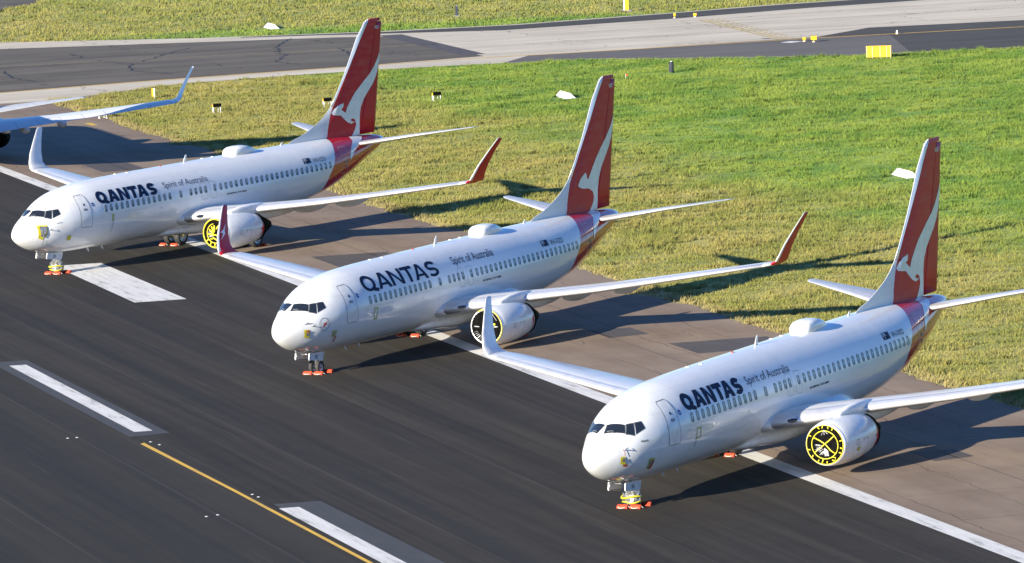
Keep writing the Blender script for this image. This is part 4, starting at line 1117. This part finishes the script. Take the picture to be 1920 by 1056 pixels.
for a, b, c, d in ((121.3, 128.8, 4.2, 8.9), (70.5, 75.5, 9.6, 15.0), (79.5, 83.3, 7.6, 10.0), (192.9, 200.8, 5.8, 9.0), (27.5, 30.8, 6.5, 8.6)):
    rsheet('asphalt_patch', [(a, c), (b, c), (b, d), (a+.6, d)], .004, M['patchdark'])
rrectn('yellow_shoulder_mark', 232.8, 235.4, 13.9, 14.4, .004, M['markyellow'])
rrectn('shoulder_joint_line', -260, 900, 7.74, 7.80, .004, M['patchdark']).name = 'shoulder_joint'
# ---- the taxiway behind
def ext(a, b, k_): return (b[0]+(b[0]-a[0])*k_, b[1]+(b[1]-a[1])*k_)
YL = [(165.0, 183.5), (200.1, 155.6), (210.8, 149.3), (220.1, 142.6), (229.0, 135.6), (236.6, 129.6), (240.0, 125.6), (246.6, 119.0), (257.9, 108.4), (271.2, 93.4), (330, 27)]
GT = [(193.1, 146.6), (209.4, 143.6), (218.2, 138.0), (226.0, 131.0), (231.8, 123.4), (236.0, 118.0), (236.6, 110.3), (238.6, 101.0), (240.6, 95.4), (243.5, 90.7), (248.3, 84.4), (263, 66), (300, 25)]
UT = [(215, 222), (252.9, 188.5), (258.1, 170.5), (266.5, 155.2), (274.5, 145.9), (288.4, 136.8), (298.6, 131.0), (306.6, 125.0), (345, 96), (400, 55)]
tw = sheet('taxiway', [(170, 170), (193.1, 146.6)]+GT[1:]+[(420, 20)]+UT[::-1], .004, M['concrete'])
sheet('taxiway_asphalt', [(197, 224.5)]+[(244.9, 184.5), (259.2, 156.0), (260.0, 150.4), (238.6, 130.0), (229.0, 136.0), (220.1, 143.0), (210.8, 149.7), (200.1, 156.0), (160, 187.8)], .008, M['taxdark'])
sheet('taxiway_verge', [(258.8, 166.0), (267.6, 143.2), (281.7, 132.4), (294.9, 124.6), (305, 117.0), (345, 84)]+[(347, 93), (305.5, 124.6), (297.6, 130.6), (287.6, 136.2), (274.0, 145.0), (266.0, 154.2), (259.6, 166.2)], .008, M['taxdark2'])
sheet('taxiway_apron', [(239.2, 126.0), (246.0, 119.9), (252.5, 114.5), (259.8, 108.0), (262.0, 101.8)]+[(243.6, 91.8), (241, 95.2), (239.0, 101.0), (237.0, 110.3), (236.4, 118.0), (232.2, 123.4), (231.4, 124.4)], .008, M['taxmid'])
sheet('taxiway_apron', [(259.8, 108.0), (270.6, 107.7), (279.8, 96.0), (345, 18)]+[(300.5, 26), (263.4, 66.4), (248.7, 84.6), (243.6, 91.8), (262.0, 101.8)], .008, M['taxdark2'])
def ribbon_line(name, pts, w_, z, m):
    P_ = [Vector(p) for p in pts]; L_ = []; R_ = []
    for i, p in enumerate(P_):
        t = (P_[min(i+1, len(P_)-1)]-P_[max(i-1, 0)]).normalized(); n = Vector((-t.y, t.x)); L_.append(p+n*w_/2); R_.append(p-n*w_/2)
    v = [(a.x, a.y, z) for a in L_]+[(a.x, a.y, z) for a in R_]; n = len(P_)
    me = bpy.data.meshes.new(name); me.from_pydata(v, [], [(n+i, n+i+1, i+1, i) for i in range(n-1)]); me.materials.append(m)
    o = link(name, me); o['kind'] = 'structure'; return o
ribbon_line('taxiway_edge_line', YL, .46, .014, M['markyellow'])
ribbon_line('taxiway_centreline', [(190, 200), (226.3, 171.8), (233.5, 162.4), (251.6, 141.5)], .24, .014, M['markpale'])
ribbon_line('tyre_mark', [(240.2, 131.9), (262.0, 152.0)], 2.2, .014, M['patchdark'])
ribbon_line('concrete_joint', [(262, 138), (281, 118), (300, 97)], .10, .012, M['patchdark'])
ribbon_line('concrete_joint', [(252, 133), (270, 114), (290, 92)], .08, .012, M['patchdark'])
for pts in ([(246.9, 164.6), (236.9, 162.0), (231.5, 160.5)], [(233.0, 166.0), (229.0, 160.0), (222.5, 156.0), (219.0, 149.0)], [(258.0, 160.2), (247.0, 155.5), (241.0, 151.5)], [(243.5, 154.0), (240.0, 150.5), (232.0, 147.0), (229.0, 142.5)],
            [(221.0, 168.0), (214.5, 163.0), (210.5, 158.0)], [(247.0, 149.0), (241.0, 144.5), (235.0, 141.0)], [(240.0, 173.0), (236.0, 169.0), (234.0, 172.0)]):
    P2 = []
    for (a0, b0), (a1, b1) in zip(pts, pts[1:]):
        for i in range(8): P2.append((a0+(a1-a0)*i/8+random.uniform(-.25, .25), b0+(b1-b0)*i/8+random.uniform(-.25, .25)))
    ribbon_line('taxiway_crack', P2, .24, .012, M['crack'])
def hold():
    mb = MB(); A_, B_ = Vector((280.6, 128.6)), Vector((257.8, 109.9)); d = (B_-A_).normalized(); n = Vector((-d.y, d.x)); L_ = (B_-A_).length
    for r_ in (-.9, -.3): 
        p, q = A_+n*r_, B_+n*r_; mb.add([(p.x, p.y, .014), (q.x, q.y, .014), (q.x+n.x*.22, q.y+n.y*.22, .014), (p.x+n.x*.22, p.y+n.y*.22, .014)], [(0, 1, 2, 3)])
    for r_ in (.3, .9):
        t = 0
        while t < L_-1:
            p = A_+d*t+n*r_; q = p+d*.9; mb.add([(p.x, p.y, .014), (q.x, q.y, .014), (q.x+n.x*.22, q.y+n.y*.22, .014), (p.x+n.x*.22, p.y+n.y*.22, .014)], [(0, 1, 2, 3)]); t += 1.8
    return mb.mesh('holding_position_marking', m_mark('holding_paint', (0.50, 0.36, 0.06), (0.34, 0.25, 0.06), .3))
link('holding_position_marking', hold())['kind'] = 'structure'
sheet('white_marking', [(253.6, 108.6), (255.2, 108.4), (255.0, 107.0), (253.2, 107.4)], .014, M['markwhite'])
PERIM = [(289.8, 215.5), (293.4, 214), (297.8, 215.5), (302.2, 215.4), (308.3, 218.5), (324, 227), (333, 243), (300, 250)]
sheet('perimeter_road', PERIM, .012, M['taxdark'])

# ------------------------------------------------------------------ grass
def m_grass(name, blades):
    m = mat(name, (0.1, 0.14, 0.03), 0.75, spec=0.2); k = NT(m); p = k.rw(); x = k.xyz(p); P_ = k.pos()
    big = k.noise(P_, .06, 5, .65); mid = k.noise(k.mapping(P_, rot=(0, 0, YAW), scale=(.45, 1, 1)), .22, 6, .7); sm = k.noise(P_, 2.2, 4, .7)
    green = k.rng(k.math('ADD', x[1], k.math('MULTIPLY', k.math('SUBTRACT', big, .5), 26)), 33, 50)
    # beyond the taxiway the field is dry again, save for a lush rim
    w_ = k.xyz(P_); far = k.rng(k.math('ADD', w_[0], k.math('MULTIPLY', w_[1], .62)), 372, 378)
    green = k.math('MULTIPLY', green, k.math('SUBTRACT', 1.0, k.math('MULTIPLY', far, .8)))
    dry = k.mix(k.rng(mid, .36, .64), (0.25, 0.27, 0.056), (0.42, 0.365, 0.105))
    lush = k.mix(k.rng(mid, .36, .64), (0.125, 0.250, 0.036), (0.295, 0.385, 0.060))
    c = k.mix(green, dry, lush)
    c = k.mix(k.math('MULTIPLY', k.rng(sm, .35, .75), .28), c, k.mix(green, (0.42, 0.37, 0.12), (0.29, 0.34, 0.075)))
    # bleached fringe along the pavement edge
    fr = k.math('MULTIPLY', k.rng(k.math('ADD', x[1], k.math('MULTIPLY', k.math('SUBTRACT', mid, .5), 2.2)), 17.4, 16.5), k.math('LESS_THAN', x[0], 262))
    c = k.mix(k.math('MULTIPLY', fr, .75), c, (0.46, 0.37, 0.15))
    k.l(c, k.b.inputs['Base Color'])
    if blades:   # soft blades: the shading leans towards the vertical
        g = k.n('ShaderNodeNewGeometry'); up = k.n('ShaderNodeCombineXYZ'); up.inputs[2].default_value = 1.0
        vm = k.n('ShaderNodeMix', data_type='VECTOR'); vm.inputs[0].default_value = 0.72
        k.l(g.outputs['Normal'], vm.inputs[4]); k.l(up.outputs[0], vm.inputs[5])
        nv = k.n('ShaderNodeVectorMath', operation='NORMALIZE'); k.l(vm.outputs[1], nv.inputs[0]); k.l(nv.outputs[0], k.b.inputs['Normal'])
    return m
M['grass'] = m_grass('grass_ground', False); M['blades'] = m_grass('grass_blades', True)
def relief(x, y):
    return 0.05*mnoise.noise(Vector((x*.35, y*.35, 0)))+0.05*mnoise.noise(Vector((x*.11, y*.11, 4)))
sheet('ground', [(-4000, -4000), (5000, -4000), (5000, 5000), (-4000, 5000)], -.03, M['grass'])
def inside(pt, poly):
    x, y = pt[..., 0], pt[..., 1]; r = np.zeros(x.shape, bool); n = len(poly)
    for i in range(n):
        x1, y1 = poly[i]; x2, y2 = poly[(i+1) % n]
        c = ((y1 > y) != (y2 > y)) & (x < (x2-x1)*(y-y1)/((y2-y1) if y2 != y1 else 1e-9)+x1); r ^= c
    return r
INF = [rw(t, gedge(t)+.05) for t in ts_]
INFIELD = INF + [GT[0]] + [GT[i] for i in range(1, len(GT))] + [(300, -60)]
FARFIELD = UT + [(460, 60), (460, 330), (150, 330)]
def vnoise(P_, s, seed):
    """vectorised smooth value noise"""
    g = np.random.default_rng(seed).random((257, 257)); q = P_*s + 1000.0
    i = np.floor(q).astype(int); f = q-i; f = f*f*(3-2*f); a = i % 256
    x0, y0 = a[:, 0], a[:, 1]; x1, y1 = (x0+1) % 256, (y0+1) % 256
    return (g[x0, y0]*(1-f[:, 0])+g[x1, y0]*f[:, 0])*(1-f[:, 1])+(g[x0, y1]*(1-f[:, 0])+g[x1, y1]*f[:, 0])*f[:, 1]
CAMXY = np.array([-226.29, -114.88]); FW2 = np.array([math.sin(YAW), math.cos(YAW)]); RT2 = np.array([math.cos(YAW), -math.sin(YAW)])
def scatter(name, poly, bounds, density, nb, hmin, hmax, wid, label_kind='stuff'):
    x0, x1, y0, y1 = bounds; N_ = int((x1-x0)*(y1-y0)*density)
    P_ = np.stack([RNG.uniform(x0, x1, N_), RNG.uniform(y0, y1, N_)], 1)
    d = P_-CAMXY; f = d@FW2; r_ = d@RT2; keep = (np.abs(r_/f) < .098)
    P_ = P_[keep]; P_ = P_[inside(P_, poly)]
    n = len(P_)
    Q_ = np.stack([(P_[:, 0]*.46-P_[:, 1]*.89)*.35, P_[:, 0]*.89+P_[:, 1]*.46], 1); cl = vnoise(Q_, 1.1, 1)*.6+vnoise(Q_, 2.6, 2)*.4; big = vnoise(P_, .09, 3)
    tn = np.stack([(P_[:, 0]-OX)*TX+(P_[:, 1]-OY)*TY, (P_[:, 0]-OX)*TY-(P_[:, 1]-OY)*TX], 1)
    edge = np.clip((18-tn[:, 1])/1.5, 0, 1)
    clear = np.ones(n, bool)
    for mx, my in ((142.3, 47.9), (199.4, 102.2), (270.4, 169.3)): clear &= np.hypot(P_[:, 0]-mx+.9, P_[:, 1]-my+.5) > 1.7
    clear &= ~inside(P_, PERIM)
    sparse = clear & (RNG.random(n) < (.35+.95*np.clip((cl-.22)*2.2, 0, 1)))
    P_, cl, big, edge = P_[sparse], cl[sparse], big[sparse], edge[sparse]; n = len(P_)
    H = (hmin+(hmax-hmin)*np.clip(cl*1.9-.55, 0, 1)**1.3)*(.75+.6*big)*(1+edge*.6)
    lean = RNG.normal(0, .30, (n, 2))+np.array([.28, -.22])*(vnoise(P_, .2, 6)[:, None]*1.6-.3)   # wind-combed
    V = np.zeros((n, nb, 3, 3), np.float32)
    ang = RNG.uniform(0, 2*np.pi, (n, nb)); rad = RNG.uniform(0, 1, (n, nb))*.34
    bx = P_[:, None, 0]+rad*np.cos(ang); by = P_[:, None, 1]+rad*np.sin(ang)
    h = H[:, None]*RNG.uniform(.6, 1.25, (n, nb)); a2 = RNG.uniform(0, np.pi, (n, nb)); w_ = wid*RNG.uniform(.7, 1.4, (n, nb))
    V[:, :, 0, 0] = bx-w_*np.cos(a2); V[:, :, 0, 1] = by-w_*np.sin(a2); V[:, :, 0, 2] = -.03
    V[:, :, 1, 0] = bx+w_*np.cos(a2); V[:, :, 1, 1] = by+w_*np.sin(a2); V[:, :, 1, 2] = -.03
    lx = lean[:, None, 0]+RNG.normal(0, .35, (n, nb)); ly = lean[:, None, 1]+RNG.normal(0, .35, (n, nb))
    V[:, :, 2, 0] = bx+lx*h; V[:, :, 2, 1] = by+ly*h; V[:, :, 2, 2] = h
    V = V.reshape(-1, 3); nt_ = len(V)//3
    me = bpy.data.meshes.new(name); me.vertices.add(len(V)); me.vertices.foreach_set('co', V.ravel())
    me.loops.add(len(V)); me.loops.foreach_set('vertex_index', np.arange(len(V), dtype=np.int32))
    me.polygons.add(nt_); me.polygons.foreach_set('loop_start', np.arange(0, len(V), 3, dtype=np.int32))
    me.materials.append(M['blades']); me.update(calc_edges=True)
    o = link(name, me); tag(o, kind=label_kind); print(name, n, nt_)
    return o
g1 = scatter('grass', INFIELD, (20, 285, -15, 165), 12.0, 7, .06, .24, .017)
tag(g1, 'short yellow green grass covering the field between runway and taxiway', 'grass')
gt = scatter('grass', INFIELD, (20, 285, -15, 165), .22, 40, .18, .36, .020)
tag(gt, 'taller tussocks standing out of the short grass', 'grass')
g2 = scatter('grass', FARFIELD, (200, 460, 100, 330), 3.0, 6, .10, .30, .035)
tag(g2, 'dry olive grass beyond the taxiway', 'grass')

# ------------------------------------------------------------------ small things on the field
def facing(deg): return R(deg)
ANG_T = RANG
def papi(loc, label):
    r = empty('approach_light_unit', (*loc, 0), (0, 0, ANG_T)); tag(r, label, 'airfield light', 'four approach light units in a row on the grass')
    def body():
        mb = MB(); mb.box((0.05, 0, .52), (.62, .46, .16)); mb.box((.22, 0, .52), (.22, .52, .19)); return mb.mesh('housing', M['signyellow'])
    def front():
        mb = MB(); mb.box((-.30, 0, .56), (.08, .66, .22)); 
        for y in (-.21, 0, .21): mb.box((-.34, y, .70), (.18, .14, .07))
        return mb.mesh('lamp_hood', M['black'])
    def leg(x, y):
        mb = MB(); mb.tube([(x, y, -.02), (x, y, .48)], .035, 8); mb.box((x, y, .03), (.12, .12, .06)); return mb.mesh('leg', M['grey'])
    link('housing', cached('pb', body), r); link('lamp_hood', cached('pf', front), r)
    for x, y in ((-.28, -.28), (-.28, .28), (.28, -.22), (.28, .22)): link('leg', cached(('pl', x, y), lambda: leg(x, y)), r)
papi((178.69, 132.39), 'yellow and black light unit on white legs, leftmost of four, beside the shoulder')
papi((184.31, 125.32), 'yellow and black light unit on white legs, second from left of four')
papi((189.95, 118.52), 'yellow and black light unit on white legs, just left of the farthest red fin')
papi((195.63, 111.77), 'yellow and black light unit on white legs, rightmost of four, right of farthest fin')
def gable(pts3, label):
    a, b, c = [Vector((*p, 0)) for p in pts3]
    e = (b-a); sd = (c-b); 
    mb = MB(); d = a+sd; H_ = .42
    ra, rb = (a+d)/2+e*.02+Vector((0, 0, H_)), (b+c)/2-e*.02+Vector((0, 0, H_))
    mb.add([a, b, c, d, ra, rb], [(0, 1, 5, 4), (1, 2, 5), (2, 3, 4, 5), (3, 0, 4), (3, 2, 1, 0)])
    me = mb.mesh('gable_marker', M['markerwhite'])
    ce = (a+c)/2
    for v in me.vertices: v.co -= ce
    o = link('gable_marker', me, None, ce); tag(o, label, 'marker', 'white gable markers on the grass')
def gab(cx, cy, label):
    t = Vector((-2.39, -2.15)); t2 = Vector((.66, -.60)); c = Vector((cx, cy)); a = c-t/2-t2/2
    gable((tuple(a), tuple(a+t), tuple(a+t+t2)), label)
gab(142.3, 47.9, 'white roof shaped marker on the grass left of the nearest red tail fin')
gab(199.4, 102.2, 'white roof shaped marker on the bright green grass left of the middle tail fin')
gab(270.4, 169.3, 'white roof shaped marker on the far grass at the top left, beyond the taxiway')
def post(name, loc, parts, label, cat, group=None, rz=None):
    r = empty(name, (*loc, 0), (0, 0, math.pi/2-YAW if rz is None else rz)); tag(r, label, cat, group)
    for nm, fn, m in parts:
        mb = MB(); fn(mb); link(nm, mb.mesh(nm, M[m]), r)
# local frame of these: x away from the camera side, y to the left
post('marker_post', (196.03, 138.08), [('panel', lambda b: b.box((0, 0, .42), (.10, .18, .84)), 'signyellow'), ('edge_strip', lambda b: b.box((-.06, -.12, .42), (.05, .08, .86)), 'markerwhite')], 'slim yellow upright marker on the grass behind the white wingtip at the left', 'marker post')
post('vent_post', (284.69, 157.01), [('body', lambda b: b.box((0, 0, .5), (.26, .30, 1.0), 0, 0, (.85, .85)), 'darkpost'), ('cap', lambda b: b.box((0, 0, 1.03), (.30, .22, .06)), 'outline'), ('base', lambda b: b.box((0, 0, .05), (.5, .5, .10)), 'steel')], 'small grey upright post on the far grass near the top middle', 'post')
post('marker_bollard', (222.68, 104.17), [('body', lambda b: b.lathe([(0, .20), (.82, .20), (.87, .17), (.89, .001)], (0, 0, 0), 'z', 18), 'darkpost'), ('cap', lambda b: b.lathe([(.89, .06), (.95, .05), (.96, .001)], (0, 0, 0), 'z', 14), 'markerwhite')], 'dark round bollard with a pale cap on the bright green grass near the taxiway', 'bollard')
post('marker_board', (291.21, 142.19), [('board', lambda b: b.box((0, -.06, .62), (.16, .36, 1.1)), 'signyellow'), ('white_edge', lambda b: b.box((-.02, .18, .62), (.16, .12, 1.1)), 'markerwhite'), ('foot', lambda b: b.box((0, 0, .04), (.6, 1.0, .10)), 'outline')], 'tall narrow yellow and white board on the far grass at the top edge', 'marker board')
def lampbox(loc, label, w_, h_, leg, grp):
    post('warning_light', loc, [('lamp_box', lambda b: (b.box((0, 0, leg+h_/2), (.22, w_, h_)), b.box((-.12, 0, leg+h_*.55), (.04, w_*.7, h_*.6)))[0], 'signyellow'), ('stand', lambda b: b.tube([(0, 0, 0), (0, 0, leg+.02)], .05, 8), 'signyellow'), ('base', lambda b: b.lathe([(0, .14), (.04, .13), (.05, .001)], (0, 0, 0), 'z', 12), 'markerwhite')], label, 'airfield light', grp)
G_ = 'yellow warning lights at the holding marking'
lampbox((282.35, 132.76), 'yellow light at the far end of the ladder marking, left of two', .22, .24, .22, G_)
lampbox((283.65, 131.28), 'yellow light at the far end of the ladder marking, right of two', .30, .22, .14, G_)
lampbox((254.92, 106.88), 'smaller yellow light at the near end of the ladder marking', .26, .26, .12, G_)
lampbox((254.34, 105.70), 'bigger yellow light on a stand at the near end of the ladder marking', .50, .34, .20, G_)
def sgn():
    r = empty('direction_sign', (237.56, 92.05, 0), (0, 0, math.pi/2-YAW-.12)); tag(r, 'large yellow board with white struts on the grass beside the taxiway', 'sign')
    mb = MB(); mb.box((0, 0, .56), (.16, 2.1, .86)); mb.box((0, 0, 1.01), (.2, 2.14, .05)); mb.box((0, 0, .11), (.2, 2.14, .05)); link('board', mb.mesh('board', M['signyellow']), r)
    for y in (1.0, .52, -.12, -.66, -.98):
        mb = MB(); mb.box((-.11, y, .50), (.05, .03, 1.06)); link('strut', mb.mesh('strut', M['grey']), r)
sgn()
post('edge_marker', (263.29, 101.71), [('body', lambda b: b.lathe([(0, .10), (.3, .07), (.36, .001)], (0, 0, 0), 'z', 12), 'markerwhite'), ('base', lambda b: b.lathe([(0, .16), (.03, .15), (.035, .001)], (0, 0, 0), 'z', 12), 'signyellow')], 'tiny white edge marker on the taxiway edge line above the large yellow sign', 'marker')
post('survey_flag', (216.39, 105.28), [('stick', lambda b: b.tube([(0, 0, 0), (0, 0, .4)], .012, 6), 'markerwhite'), ('flag', lambda b: b.box((0, -.08, .33), (.02, .16, .14)), 'orange')], 'tiny orange flag in the bright green grass right of the middle tail fin', 'flag')
# inset runway lights
def inset(t, n, label):
    x, y = rw(t, n); mb = MB(); mb.lathe([(0, .08), (.012, .075), (.02, .04), (.022, .001)], (0, 0, 0), 'z', 14)
    r = link('runway_light', cached('il', lambda: mb.mesh('runway_light', M['grey'])), None, (x, y, .008)); tag(r, label, 'runway light', 'small lights set into the runway')
IL = [(56.1, -26.75, 'left of the pair below the upper dash'), (56.1, -26.3, 'right of the pair below the upper dash'), (52.7, -23.5, 'left one at the yellow line top'), (51.5, -23.35, 'right one at the yellow line top'),
      (28.0, -26.8, 'left of the lowest pair'), (28.2, -26.25, 'right of the lowest pair'), (33.4, -23.4, 'left of the pair above the lower dash'), (32.5, -23.35, 'right of the pair above the lower dash')]
for t, n, l_ in IL: inset(t, n, 'tiny pale light fitting in the asphalt, '+l_)
